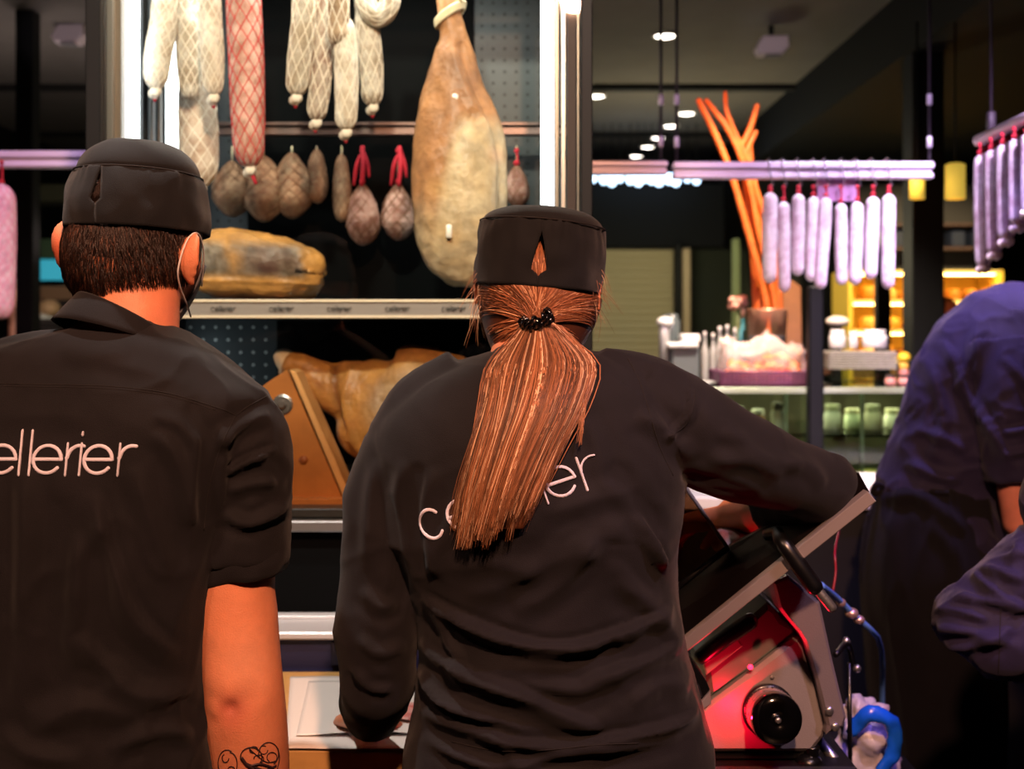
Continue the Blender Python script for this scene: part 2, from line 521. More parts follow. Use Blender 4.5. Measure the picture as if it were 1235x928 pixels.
rail(811, 1124, 196, 216, 3.5, 'lilac-lit hanging rail carrying nine white dried sausages', (816, 1121), top=2.71 if False else 2.99)
rail(-160, 132, 183, 203, 3.4, 'lilac-lit hanging rail at the left edge behind the capped worker', (-120,))
# ================================================================ people
M_SHIRT = mat('black_shirt_cotton', '151317', .8, noise_=(9, .35), bump=(900, .25), sheen=.06, spec=.22)
M_CAP = mat('black_cap_cloth', '0f1014', .78, noise_=(14, .3), bump=(1100, .3), sheen=.08, spec=.22)
M_TROUSER = mat('black_trouser_cloth', '1c1a1c', .9, bump=(700, .2), spec=.2)
M_SHOE = mat('black_shoe_leather', '151414', .4)
M_THREAD = mat('white_embroidery_thread', 'd8d4e6', .65, bump=(1400, .5), sheen=.3)
M_SKIN = mat('skin', 'd9936f', .48, noise_=(26, .14), bump=(520, .22), attr=True, sub=.12, spec=.4)
M_HAIR_DARK = mat('dark_brown_hair', '2a1710', .42, attr=True, spec=.5)
M_HAIR_RED = mat('auburn_hair', 'a4552c', .50, attr=True, spec=.6)
M_MASK = mat('face_mask_cloth', '5a585c', .8)
M_WHITE = mat('white_elastic', 'cfc8c6', .7)
M_INK = mat('tattoo_ink', '2b1718', .6)
M_STITCH = mat('seam_thread', '120e0f', .9)
M_APRON = mat('dark_apron_cloth', '0e0d14', .85, noise_=(8, .3), bump=(700, .25), sheen=.05, spec=.2)
M_PURPLE = mat('violet_shirt_cotton', '1f1a3a', .72, noise_=(10, .25), bump=(800, .25), sheen=.1, spec=.3)

def ring(c, rx, ry, n=2.3, m=48, rot=None):
    a = np.arange(m)*2*PI/m; e = 2/n
    f = lambda v: np.sign(v)*np.abs(v)**e
    R = np.stack([rx*f(np.cos(a)), ry*f(np.sin(a)), 0*a], 1)
    if rot is not None: R = R@np.asarray(rot).T
    return R+np.asarray(c, float)

def pxrings(rows, Y, n=2.4, shrink=0., k=5):
    """rows: (y px, left px, right px, half depth m, centre offset m)"""
    r = spline([list(map(float, q)) for q in rows], len(rows)*k)
    out = []
    for y, xl, xr, hd, off in r:
        c = P((xl+xr)/2, y, Y); c[1] += off
        rx = (xr-xl)/2*Y/FPX-shrink
        out.append(ring(c, max(rx, .01), max(hd-shrink, .01), n))
    return out

def head_verts(w=.077, d=.097, h=.122):
    """head facing +Y about its centre: brow, eye sockets, nose, lips, chin, nape"""
    V, Fc = ellipsoid((0, 0, 0), (w, d, h), 72, 54)
    x, y, z = V.T.copy(); zz = z/h
    low = np.clip(-zz, 0, 1)
    x = x*(1-.26*low**1.4); front = np.clip(y/d, 0, 1); back = np.clip(-y/d, 0, 1)
    y = y-back*low**1.2*(-.035)
    y = y*(1-.10*np.clip(front, 0, 1)*np.clip(zz, 0, 1))
    y = np.where(front > .75, y-.006*(front-.75)/.25, y)
    G = lambda cx, cz, sx, sz: np.exp(-((x-cx)/sx)**2-((z-cz)/sz)**2)*(front > 0)
    y += .021*G(0, -.022, .011, .014)+.011*G(0, .0, .008, .022)
    y -= .010*(G(.031, .008, .016, .010)+G(-.031, .008, .016, .010))
    y += .004*(G(.031, .006, .009, .005)+G(-.031, .006, .009, .005))
    y += .006*(G(.03, .026, .02, .007)+G(-.03, .026, .02, .007))
    y += .007*G(0, -.058, .02, .005)+.006*G(0, -.067, .017, .005)-.004*G(0, -.0625, .02, .0025)
    y += .010*G(0, -.098, .022, .018)
    x += np.sign(x)*.004*np.exp(-((z+.02)/.03)**2)*front
    return np.stack([x, y, z], 1), Fc

def ear_verts(side, w=.077, sc=1.0, flare=.45):
    """cupped outer ear, upright oval with a rolled rim and lobe"""
    V, Fc = ellipsoid((0, 0, 0), (.0075, .018, .032), 28, 22)
    x, y, z = V.T.copy()
    rr = (y/.018)**2+(z/.032)**2
    x = x+.007*np.clip(rr, 0, 1)**1.5*1.0-.004*np.exp(-rr*3)
    y = y*(1+.25*z/.032)
    z = z-.003*np.clip(-z/.032, 0, 1)*y/.018
    V = np.stack([x, y, z], 1)*sc
    V = V@rotm('z', flare).T       # flares out towards the back
    V = V@rotm('x', .12).T
    V = V+np.array([w+.010, -.014, -.004])
    if side < 0: V = V*np.array([-1, 1, 1]); Fc = [f[::-1] for f in (Fc.tolist() if isinstance(Fc, np.ndarray) else Fc)]
    return V, Fc

def hand_parts(wrist, fwd, up, side, curl=.5, sc=1.0, spread=.12):
    """palm and five bent fingers; fwd along the fingers, up out of the back of the hand, side = +1 thumb on +cross"""
    f = np.asarray(fwd, float); f /= np.linalg.norm(f); u = np.asarray(up, float); u -= f*u.dot(f); u /= np.linalg.norm(u)
    s = np.cross(f, u)*side
    w = np.asarray(wrist, float)
    R = []
    for t, hw, ht in ((0, .026, .019), (.02, .030, .018), (.05, .039, .016), (.08, .041, .014), (.092, .036, .011)):
        c = w+f*t*sc; a = np.arange(24)*2*PI/24
        R.append(c+(np.cos(a)[:, None]*s*hw+np.sin(a)[:, None]*u*ht)*sc)
    parts = [loft(R, True)]
    for i, (o, L) in enumerate(((.030, .068), (.010, .076), (-.011, .070), (-.030, .055))):
        p = w+(f*.080+s*o)*sc; d = f+s*(o*spread*12); d /= np.linalg.norm(d); ang = 0; pts = [p-f*.02*sc, p]
        for k, fr in enumerate((.45, .31, .24)):
            ang += curl*(.75, 1.0, .7)[k]
            dd = d*math.cos(ang)-u*math.sin(ang); p = p+dd*L*fr*sc; pts.append(p)
        parts.append(stube(pts, np.array([.0095, .0092, .0085, .0078, .0066])*sc, 14, 12, round_=True))
    p = w+(f*.022+s*.026)*sc; pts = [w+f*.012*sc, p]
    d = f*.75+s*.62-u*.15; d /= np.linalg.norm(d)
    for k, L in enumerate((.036, .030, .024)):
        dd = d-s*.28*k*curl-u*.25*k*curl; dd /= np.linalg.norm(dd); p = p+dd*L*sc; pts.append(p)
    parts.append(stube(pts, np.array([.014, .014, .0115, .010, .008])*sc, 14, 12, round_=True))
    return parts

def legs(cx, cy, zh, grow=0., wid=.09):
    out = []
    for s in (-1, 1):
        out.append(stube([(cx+s*wid, cy, zh+.04), (cx+s*wid*1.02, cy, zh-.12), (cx+s*wid*1.05, cy+.02, .5), (cx+s*wid*1.1, cy-.01, .30), (cx+s*wid*1.1, cy-.01, .09)],
                         np.array([.105, .092, .064, .058, .046])+grow, 22, 24))
    return out

def shoe_verts(x, y):
    R = []
    for t, w, h in ((-.09, .028, .05), (-.07, .038, .085), (-.02, .04, .09), (.05, .046, .065), (.12, .045, .05), (.17, .03, .035), (.18, .015, .02)):
        a = np.arange(20)*2*PI/20; zz = np.sin(a)*h/2+h/2
        R.append(np.stack([x+w*np.cos(a), np.full(20, y+t), np.maximum(zz, .002)+.001], 1))
    return loft(R, True)

def skin_col(V, spots, base=(.68, .245, .125)):
    c = np.tile(np.array(base), (len(V), 1))
    for p, r, col, a in spots:
        d = np.linalg.norm(V-np.asarray(p), axis=1); w = (a*np.exp(-(d/r)**2))[:, None]
        c = c*(1-w)+np.array(col)*w
    return c

def strands(paths, r, sides=3, taper=True):
    """many thin hairs as one mesh: paths (n,k,3)"""
    Q = np.asarray(paths, float); n, k, _ = Q.shape
    T = np.gradient(Q, axis=1); T /= np.linalg.norm(T, axis=2)[..., None]+1e-12
    ref = np.array([.3, -1., .2]); A = np.cross(T, ref); A /= np.linalg.norm(A, axis=2)[..., None]+1e-9
    B = np.cross(T, A)
    t = np.linspace(0, 1, k); rad = (np.asarray(r).reshape(-1, 1)*np.ones((n, 1)))*(1-.75*t**3 if taper else 1+0*t)[None]
    a = np.arange(sides)*2*PI/sides
    V = Q[:, :, None]+rad[..., None, None]*(np.cos(a)[None, None, :, None]*A[:, :, None]+np.sin(a)[None, None, :, None]*B[:, :, None])
    idx = np.arange(n*k*sides).reshape(n, k, sides)
    a0 = idx[:, :-1, :]; b0 = idx[:, 1:, :]
    F4 = np.stack([a0, np.roll(a0, -1, 2), np.roll(b0, -1, 2), b0], -1).reshape(-1, 4)
    return V.reshape(-1, 3), F4

def strand_cols(n, k, sides, base, var, streak=None):
    b = np.asarray(base); u = rng.random((n, 1)); c = b*(1-var+2*var*u)
    if streak is not None:
        m_ = rng.random(n) < streak[1]; c[m_] = np.array(streak[0])*(.8+.4*rng.random((m_.sum(), 1)))
    return np.repeat(c, k*sides, axis=0)

def cap_mesh(c, R, rx, ry, hb, dome, slit=None, seed=0., gather=.0025, top_in=.004, taper=0.):
    """chef's pillbox cap: an open-backed band, a seam and a soft domed crown. R turns local axes (back = -Y)"""
    nt, nz = 121, 22; zs = np.linspace(0, hb, nz); rows = []
    for z in zs:
        f = z/hb; g = 0.0006
        if slit and slit[1] < z < slit[2]:
            u = (z-slit[1])/(slit[2]-slit[1]); g = slit[3]*(1-u)**.8*min(1, u*9+.1)
        th = np.linspace(g, 2*PI-g, nt)
        bulge = 1+.022*math.sin(PI*f)-.03*f**6-taper*f**2.2
        w = np.array([noise.noise(Vector((math.cos(t)*3+seed, math.sin(t)*3, z*30)))*.0045+gather*f**3*math.sin(t*31+3*math.sin(t*5+seed))*abs(noise.noise(Vector((t*2.1, seed, 0)))) for t in th])
        rows.append(np.stack([(rx*bulge+w)*np.sin(th), -(ry*bulge+w)*np.cos(th), np.full(nt, z)], 1))
    band = loft(rows, False, closed=False)
    rows = []; th = np.linspace(0, 2*PI, nt)[:-1]
    for i, q in enumerate(np.linspace(0, 1, 18)):
        rr = math.cos(q*PI/2)**.75 if q < 1 else 1e-3
        z = hb-.0015+dome*math.sin(q*PI/2)**1.05
        k = (1-top_in/rx if i else 1-.0035/rx-.03)-taper
        w = np.array([noise.noise(Vector((math.cos(t)*rr*2.2+seed, math.sin(t)*rr*2.2, 9)))*.003*(1-rr**4) for t in th])
        rows.append(np.stack([rx*k*rr*np.sin(th), -ry*k*rr*np.cos(th), z+w], 1))
    crown = loft(rows, False)
    # seam cord where crown meets band
    sp = np.stack([(rx*(.985-taper))*np.sin(th), -(ry*(.985-taper))*np.cos(th), np.full(len(th), hb-.0005)], 1)
    seam = tube(sp, .0011, 6, False, loop=True)
    hemp = [np.stack([rx*1.004*np.sin(th), -ry*1.004*np.cos(th), np.full(len(th), z)], 1) for z in (0, .010)]
    outs = []
    for VF in (band, crown, seam):
        outs.append((VF[0]@np.asarray(R).T+np.asarray(c), VF[1]))
    stitch = tube(np.stack([(rx*1.0+.0012)*np.sin(th[1:]), -(ry+.0012)*np.cos(th[1:]), np.full(len(th)-1, .020)], 1), .0007, 5, False)
    outs.append((stitch[0]@np.asarray(R).T+np.asarray(c), stitch[1]))
    return outs

def write_word(tree, org, dirn, xh, slant, r, word=WORD, squeeze=None, off=.0012, visible=lambda a, b: True, y0=0.):
    """embroider the strokes of a word onto a surface: org/dirn in photo pixels at the cloth's distance"""
    ca, sa = math.cos(dirn), math.sin(dirn); parts = []
    for ch, ux in word:
        for st in glyph(ch):
            pts = []
            for (a, b) in spline(st, max(8, len(st))):
                kx = squeeze(ux) if squeeze else 1.0
                x = (ux+a*kx)*xh+b*xh*slant; y = b*xh
                px, py = org[0]+x*ca-y*sa*-1*0+0, org[1]
                px = org[0]+x*ca+y*sa*(-1)*(-1)*0+(-y*sa)*(-1)*0
                px = org[0]+x*ca-y*(-sa)*(-1)*(-1)*0
                px = org[0]+ca*x-sa*y*(1 if False else 0)-sa*y*0
                # rotate (x, up y) by the baseline angle (positive = rising to the right)
                px = org[0]+x*ca-y*sa; py = org[1]-(x*sa+y*ca)
                h = onpx(tree, px, py, off) if y0 is not None else None
                if h is not None: pts.append(h)
            if len(pts) > 2: parts.append(tube(np.array(pts), r, 8, True, round_=True, flat=.6))
    return join(*parts)

def line_on(tree, pts, r=.0006, off=.0003, n=40):
    q = [onpx(tree, a, b, off) for a, b in spline(pts, n)]
    q = [v for v in q if v is not None]
    return tube(np.array(q), r, 6, True)

# ---------------------------------------------------------------- the man on the left
Ym = 1.55
mh_c = P(162, 303, 1.60); RH = rotm('z', -.28)@rotm('x', -.10)@rotm('y', .11)
hv, hf = head_verts(.078, .098, .122)
place = lambda V, R, c: np.asarray(V)@np.asarray(R).T+np.asarray(c)
head = (place(hv, RH, mh_c), hf)
ears = [(place(v, RH, mh_c), f) for v, f in (ear_verts(-1, .081, 1.12, .95), ear_verts(1, .079, 1.1, .8))]
neck = stube([P(160, 330, 1.585), P(158, 380, 1.575), P(150, 430, 1.56)], [.060, .060, .068], 10, 28)
mt = [(389, 98, 184, .052, .014), (399, 70, 204, .064, .012), (413, 26, 229, .077, .006), (431, -36, 259, .088, 0), (453, -70, 290, .098, 0), (480, -88, 318, .112, 0), (520, -92, 318, .122, 0), (570, -85, 300, .128, 0),
      (640, -78, 276, .128, 0), (720, -70, 262, .122, 0), (800, -62, 256, .120, .005), (880, -62, 258, .126, .01), (960, -70, 268, .132, .01), (1040, -72, 272, .13, .01), (1075, -60, 262, .12, .01)]
def man_arm(g=0., side=1):
    mx = lambda x: x if side > 0 else 188-x
    up = stube([P(mx(268), 505, Ym), P(mx(290), 560, Ym), P(mx(291), 640, Ym)], np.array([.052, .052, .050])+g, 12, 32)
    if g: return [up]
    lo = stube([P(mx(289), 600, Ym), P(mx(281), 700, Ym), P(mx(284), 745, Ym), P(mx(289), 800, Ym), P(mx(294), 855, Ym+.002), P(mx(298), 900, Ym+.012), P(mx(300), 940, Ym+.03), P(mx(300), 1000, Ym+.07), P(mx(297), 1070, Ym+.13)],
               [.050, .0518, .0522, .0512, .0520, .0515, .0505, .042, .030], 44, 40)
    e = ellipsoid(P(mx(272), 850, Ym-.030), (.022, .020, .026), 20, 14)
    return [up, lo, e]+hand_parts(P(mx(297), 1068, Ym+.13), (-.1*side, .75, -.65), (.2*side, -.5, -.7) if False else (0, .65, .75), -side, .35)
zhip = P(0, 1020, Ym)[2]; cxm = P(96, 900, Ym)[0]
body_parts = [head, neck, loft(pxrings(mt, Ym, shrink=.024), True)]+ears+man_arm(0, 1)+man_arm(0, -1)+legs(cxm, Ym+.01, zhip)
BV, BF = remesh(join(*body_parts), .0042, 3)
# elbow dimple, olecranon and tendon relief
Nn = normals(BV, BF); el = P(278, 855, Ym-.052)
d = np.linalg.norm((BV-el)*[1, .6, 1], axis=1)
BV = BV-Nn*(.0050*np.exp(-(d/.009)**2))[:, None]
for q, r_, a_ in ((P(262, 826, Ym-.05), .022, .003), (P(300, 845, Ym-.05), .016, -.002), (P(322, 838, Ym-.04), .02, .0022), (P(274, 882, Ym-.05), .012, .0015)):
    d = np.linalg.norm(BV-q, axis=1); BV = BV+Nn*(a_*np.exp(-(d/r_)**2))[:, None]
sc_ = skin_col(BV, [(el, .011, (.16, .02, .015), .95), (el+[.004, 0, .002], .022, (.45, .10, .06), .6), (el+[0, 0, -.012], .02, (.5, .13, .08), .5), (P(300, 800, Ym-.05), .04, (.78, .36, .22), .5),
                    (P(70, 310, 1.60), .03, (.62, .10, .05), .75), (P(232, 320, 1.60), .03, (.66, .14, .07), .65), (P(150, 370, 1.5), .05, (.60, .22, .12), .5), (P(212, 380, 1.55), .03, (.66, .2, .12), .6)])
man = add('person', (BV, BF), M_SKIN, col=sc_, origin=(cxm, Ym, 0), label='person in black short-sleeved shirt and black cap, back turned, tattooed bare forearm', cat='person')
mtree = bvh((BV, BF))

# tattoo: line scrolls and a shaded band on the forearm
tt = []
def ttl(pts, r=.0007, n=26): 
    q = [onpx(mtree, a, b, .0002) for a, b in spline(pts, n)]; q = [v for v in q if v is not None]
    if len(q) > 3: tt.append(tube(np.array(q), r, 5, True))
circ = lambda cx, cy, rx, ry, a0=0, a1=360, n=14, tw=0: [(cx+rx*math.cos(math.radians(a0+(a1-a0)*i/n)), cy+ry*math.sin(math.radians(a0+(a1-a0)*i/n))) for i in range(n+1)]
ttl(circ(274, 921, 11, 16, 60, 300)); ttl(circ(277, 922, 9, 14, -90, 130)); ttl(circ(272, 915, 4, 5, 0, 250)); ttl(circ(279, 929, 4, 4, 90, 360))
ttl(circ(303, 914, 13, 12, 170, 400), .0009); ttl(circ(324, 910, 12, 14, 160, 420), .0008); ttl(circ(318, 905, 5, 5, 0, 300)); ttl(circ(328, 914, 6, 6, 120, 460)); ttl(circ(306, 905, 5, 4, 100, 380))
ttl([(291, 916), (300, 924), (314, 922), (330, 927)], .0017); ttl([(291, 914), (297, 922), (306, 928)], .0022); ttl([(296, 921), (318, 929), (333, 924)], .0014)
ttl([(300, 903), (310, 912), (322, 920), (334, 918)]); ttl(circ(312, 916, 6, 5, 180, 420)); ttl([(335, 903), (337, 915), (334, 930)], .0008); ttl(circ(296, 940, 12, 8, 0, 360)); ttl(circ(322, 940, 10, 9, 0, 360))
add('tattoo', join(*tt), M_INK, man, label='dark line tattoo of scrolls and hearts on forearm')

# shirt
sh = [loft(pxrings(mt[:13]+[(1000, -74, 272, .136, .01)], Ym), True)]+man_arm(.0065, 1)+man_arm(.0065, -1)
for s in (1, -1):
    mx = (lambda x: x) if s > 0 else (lambda x: 188-x)
    sh.append(stube([P(mx(260), 488, Ym), P(mx(288), 525, Ym), P(mx(294), 575, Ym), P(mx(293), 620, Ym), P(mx(291), 676, Ym)], [.050, .0585, .0595, .0575, .058], 22, 40))
sh.append(stube([P(200, 446, Ym+.01), P(255, 482, Ym), P(296, 512, Ym)], [.030, .045, .05], 10, 24))
sh.append(stube([P(78, 425, Ym+.01), P(20, 445, Ym), P(-60, 485, Ym), P(-100, 525, Ym)], [.030, .040, .05, .052], 12, 24))
SV, SF = remesh(join(*sh), .0044, 7)
SV = wrinkle(SV, SF, 4.5, .006, (1, 1, .6), 3, 2.2)
SV = wrinkle(SV, SF, 11.0, .0032, (1, 1, .6), 9, 2.5)
yb = 1.44
man_folds = [
    ([(250, 520), (246, 570), (238, 640)], 7, -10), ([(225, 480), (240, 520), (262, 560)], 9, -3),
    ([(262, 575), (285, 562), (318, 548)], 7, 8, 1), ([(262, 600), (290, 590), (330, 590)], 8, 5), ([(250, 545), (275, 520), (308, 505)], 8, 5),
    ([(258, 628), (290, 640), (335, 622)], 7, 6), ([(330, 560), (345, 600), (346, 640)], 6, 3), ([(300, 540), (316, 570), (322, 600)], 6, -3),
    ([(40, 560), (38, 650), (30, 760)], 13, 5), ([(75, 600), (72, 700), (66, 820)], 11, -4), ([(8, 560), (12, 700), (4, 850)], 12, -4),
    ([(120, 590), (135, 660), (160, 740), (205, 800)], 13, 6, 1), ([(165, 560), (185, 640), (200, 700)], 12, 5), ([(135, 640), (120, 740), (130, 830)], 14, -5),
    ([(100, 760), (150, 830), (215, 855)], 14, 7), ([(40, 880), (110, 850), (180, 880)], 16, 6), ([(130, 905), (180, 890), (225, 905)], 10, 5), ([(0, 880), (40, 905), (100, 915)], 12, 5),
    ([(190, 520), (215, 560), (225, 640)], 10, 4), ([(60, 420), (100, 430), (150, 428)], 10, 2.5), ([(120, 440), (170, 450), (220, 470)], 9, 2), ([(185, 500), (215, 515), (240, 540)], 7, 3),
    ([(0, 505), (60, 500), (120, 508)], 12, 1.5), ([(200, 850), (215, 880), (235, 928)], 9, -4), ([(100, 640), (102, 700), (98, 760)], 9, 3)]
SV = folds(SV, SF, man_folds, yb, gain=1.6)
stree = bvh((SV, SF))
shirt = add('shirt', (SV, SF), M_SHIRT, man)
# rolled cuffs
for s in (1, -1):
    mx = (lambda x: x) if s > 0 else (lambda x: 188-x)
    R = []; rows = [(650, .0545, 0), (653, .0600, 0), (662, .0625, 0), (676, .0640, 0), (688, .0635, 0), (695, .0610, 0), (697, .0570, 0), (692, .0535, 0), (680, .0525, 0)]
    for y, r_, _ in rows:
        a = np.arange(64)*2*PI/64
        c = P(mx(292.5)-(2 if y > 690 else 0), y, Ym)
        ww = np.array([.0024*math.sin(t*5+y*.09*s)+.003*noise.noise(Vector((math.cos(t)*2.2, math.sin(t)*2.2+y*.03, s))) for t in a])
        rr = r_*.93+ww; zz = np.array([.006*noise.noise(Vector((math.cos(t)*1.6, math.sin(t)*1.6, s*5))) for t in a])
        R.append(np.stack([c[0]+rr*np.cos(a), c[1]+rr*np.sin(a), c[2]+zz-(.006*np.cos(a)*-s)], 1))
    cv, cf = loft(R, False)
    cv = wrinkle(cv, cf, 22, .0022, (1, 1, 1.6), 5+s)
    o = add('rolled_cuff', (cv, cf), M_SHIRT, shirt)
# stand collar
def collar(c0, c1, r0, r1, R0, R1, parent, name='collar', th=.0035, hh=None):
    rows = []
    prof = [(0, 0), (.25, 0), (.5, 0), (.75, 0), (1, 0), (1.02, -th*.5), (1, -th), (.75, -th), (.5, -th), (.25, -th), (0, -th)]
    a = np.arange(80)*2*PI/80
    for t, dr in prof:
        r = np.array(r0)*(1-min(t, 1))+np.array(r1)*min(t, 1)
        R = R0*(1-min(t, 1))+R1*min(t, 1)
        q = np.stack([(r[0]+dr)*np.cos(a), (r[1]+dr)*np.sin(a), np.full(80, .002 if t > 1 else 0)], 1)@R.T
        rows.append(q+np.asarray(c0)*(1-t)+np.asarray(c1)*t)
    v, f = loft(rows, False, loop=True)
    return add(name, (v, f), M_SHIRT, parent)
RC = rotm('y', .44)@rotm('x', -.25); RC0 = rotm('y', .24)@rotm('x', -.22)
collar(P(139, 408, 1.555), P(151, 384, 1.562), (.079, .080), (.0655, .068), RC0, RC, shirt)
# yoke and armhole seams
sm = [line_on(stree, [(0, 463), (60, 464), (130, 466), (200, 474), (262, 492), (284, 501)]), line_on(stree, [(0, 466), (60, 467), (130, 469), (200, 477), (260, 495)], .0004),
      line_on(stree, [(284, 502), (300, 490), (322, 478)]), line_on(stree, [(284, 502), (266, 540), (252, 590), (246, 640)], .0005)]
for q_ in (join(*sm[:2]), sm[2], sm[3]): add('seam', q_, M_STITCH, shirt)
wv = write_word(stree, (55, 573), -.005, 37.2, .09, .0022, [(c, u-1.47) for c, u in WORD], off=.0008)
add('lettering', wv, M_THREAD, shirt, label='white embroidered cellerier lettering across the back')

# cap, hair and mask
RCm = rotm('z', -.22)@rotm('x', -.03)@rotm('y', .02)
cc = P(166, 281, 1.60)
parts = cap_mesh(cc, RCm, .0865, .102, .074, .046, (-.12, .026, .070, .09), 2.0, taper=.10)
parts = [parts[0], parts[1], parts[2]]
capo = add('cap', join(*parts[:2]), M_CAP, man); md = capo.modifiers.new('thick', 'SOLIDIFY'); md.thickness = .0018; md.offset = -1
add('cap_seam', parts[2], M_STITCH, capo)
# short dark hair
def head_pt(R, c, th, zf, g=1.0, w=.078, d=.098, h=.122):
    """point on the skull: th from straight back, zf height fraction"""
    k = math.sqrt(max(0, 1-zf*zf))
    low = max(0, -zf)
    x = w*k*math.sin(th)*(1-.26*low**1.4); y = -d*k*math.cos(th)
    if y < 0: y += (-y/d)*low**1.2*.035
    return np.array([x*g, y*g, h*zf*g])@np.asarray(R).T+np.asarray(c)
rows = []
for zf in np.linspace(.97, -.12, 20):
    rows.append([head_pt(RH, mh_c, t, zf-(0 if zf > .2 else (.2-zf)*.15*math.cos(t)), 1.035-.03*max(0, min(1, (.3-zf)/.4))) for t in np.linspace(-2.0, 2.0, 60)])
shell = loft(np.array(rows), False, closed=False)
paths = []; n_h = 5200
for i in range(n_h):
    th = rng.uniform(-1.75, 1.75); lo = -.50-.10*math.exp(-((abs(th-.1)-.0)/.22)**2)-.08*math.exp(-((th+.75)/.25)**2)-.05*math.exp(-((th-.8)/.2)**2)+.35*max(0, th-1.0)+rng.normal(0, .02)
    zf = rng.uniform(lo, .42)
    fade = max(0, min(1, (zf-lo)/.32)); L = .008+.016*fade; k = []
    p0 = head_pt(RH, mh_c, th, zf, 1.0); nrm = (p0-mh_c); nrm[2] *= .3; nrm /= np.linalg.norm(nrm)
    dn = np.array([rng.normal(0, .22)+.12*math.sin(th*1.5), 0, -1.]); dn -= nrm*dn.dot(nrm); dn /= np.linalg.norm(dn)
    for t in np.linspace(0, 1, 5): k.append(p0+dn*L*t+nrm*(.0035*fade+.001)*math.sin(t*2.2)+nrm*.0005)
    paths.append(k)
for i in range(260):     # tuft showing through the cap's back opening
    zf = rng.uniform(.45, .72); th = rng.normal(0, .045)
    p0 = head_pt(RH, mh_c, th, zf, 1.04); nrm = p0-mh_c; nrm /= np.linalg.norm(nrm)
    dn = np.array([rng.normal(0, .4), 0, -1.]); paths.append([p0+dn*.016*t+nrm*(.012*math.sin(t*1.6)) for t in np.linspace(0, 1, 5)])
hv2 = strands(paths, .00042)
hc = strand_cols(len(paths), 5, 3, (.018, .007, .004), .6, ((.11, .038, .018), .10))
hj = join(shell, hv2); hcol = np.vstack([np.tile([.010, .005, .004], (len(shell[0]), 1)), hc])
add('hair', hj, M_HAIR_DARK, man, col=hcol, label='short dark brown hair')
# mask: cloth over nose and jaw with an elastic round each ear
rows = []
for zf in np.linspace(-.02, -.96, 14):
    rows.append([head_pt(RH, mh_c, t, zf, 1.05)+np.array([0, 0, -.004*(zf < -.8)])+RH@np.array([0, .018*max(0, -math.cos(t))**3, 0]) for t in np.linspace(PI-1.15, PI+1.15, 40)])
mask = add('face_mask', loft(np.array(rows), False, closed=False), M_MASK, man); md = mask.modifiers.new('t', 'SOLIDIFY'); md.thickness = .0015
for s in (1, -1):
    L = lambda x, y, z: RH@np.array([x*s, y, z])+mh_c
    q = spline([L(.064, .068, -.030), L(.082, .030, .010), L(.090, -.004, .030), L(.090, -.026, .018), L(.086, -.030, -.018), L(.080, -.010, -.040), L(.070, .030, -.060), L(.058, .062, -.072)], 40)
    add('ear_loop', tube(q, .0012, 6), M_WHITE, mask, label='pale elastic ear loop')
# trousers and shoes
tr = [loft(pxrings([(985, -66, 262, .126, .01), (1030, -70, 268, .128, .01), (1078, -66, 264, .125, .01)], Ym), True)]+legs(cxm, Ym+.01, zhip, .012)
TV, TF = remesh(join(*tr), .012, 4)
add('trousers', (TV, TF), M_TROUSER, man)
for s in (-1, 1): add('shoe', shoe_verts(cxm+s*.099, Ym), M_SHOE, man)

# ---------------------------------------------------------------- the woman with the ponytail
Yw = 1.62
wh_c = P(651, 352, 1.70); RW = rotm('z', -.10)@rotm('x', -.30)@rotm('y', .08)
WHD = dict(w=.073, d=.093, h=.113)
hv, hf = head_verts(**WHD)
head = (place(hv, RW, wh_c), hf)
ears = [(place(v, RW, wh_c), f) for v, f in (ear_verts(-1, .070, .85, .3), ear_verts(1, .068, .8, .2))]
neck = stube([P(645, 390, 1.685), P(638, 425, 1.665), P(630, 470, 1.635)], [.050, .050, .056], 10, 28)
wt = [(425, 600, 712, .05, .02), (436, 556, 752, .065, .01), (455, 520, 782, .08, 0), (485, 478, 812, .095, 0), (520, 455, 822, .105, 0), (570, 452, 822, .112, 0), (640, 466, 815, .113, 0), (700, 492, 815, .108, .005),
      (750, 505, 822, .105, .005), (800, 508, 830, .108, .005), (860, 500, 846, .115, .01), (905, 490, 856, .12, .01), (960, 484, 862, .125, .01), (1040, 480, 866, .13, .01), (1120, 490, 855, .12, .01)]
left_arm = [P(488, 545, Yw), P(466, 610, Yw), P(458, 690, Yw), P(455, 760, Yw), P(455, 822, Yw+.01)]
right_arm = [P(770, 478, Yw), P(820, 505, Yw), P(875, 543, Yw+.008), P(935, 568, Yw+.028), P(992, 590, Yw+.055)]
r_fore = [P(992, 590, Yw+.055), P(965, 604, Yw+.12), P(922, 618, Yw+.19), P(880, 622, Yw+.26)]
l_fore = [P(455, 822, Yw+.01), P(452, 845, Yw+.06), P(447, 862, Yw+.13), P(441, 868, Yw+.19)]
wbody = [head, neck, loft(pxrings(wt, Yw, shrink=.024), True)]+ears+[stube(left_arm, [.044, .043, .041, .038, .037], 20, 28), ellipsoid(left_arm[-1], (.036, .036, .036)), ellipsoid(r_fore[0], (.037, .036, .036)), stube(right_arm, [.044, .040, .036, .033, .033], 20, 28),
         stube(r_fore, [.036, .035, .031, .026], 16, 28), stube(l_fore, [.036, .034, .030, .025], 14, 28)]
cxw = P(672, 900, Yw)[0]; zhw = P(0, 1070, Yw)[2]
wbody += legs(cxw, Yw+.01, zhw, -.004)
wbody += hand_parts(l_fore[-1], (-.25, .9, -.30), (0, .3, 1), 1, .28, .93) + hand_parts(r_fore[-1], (-.75, .55, -.25), (.2, .2, 1), 1, .55, .93)
WV, WF = remesh(join(*wbody), .0042, 3)
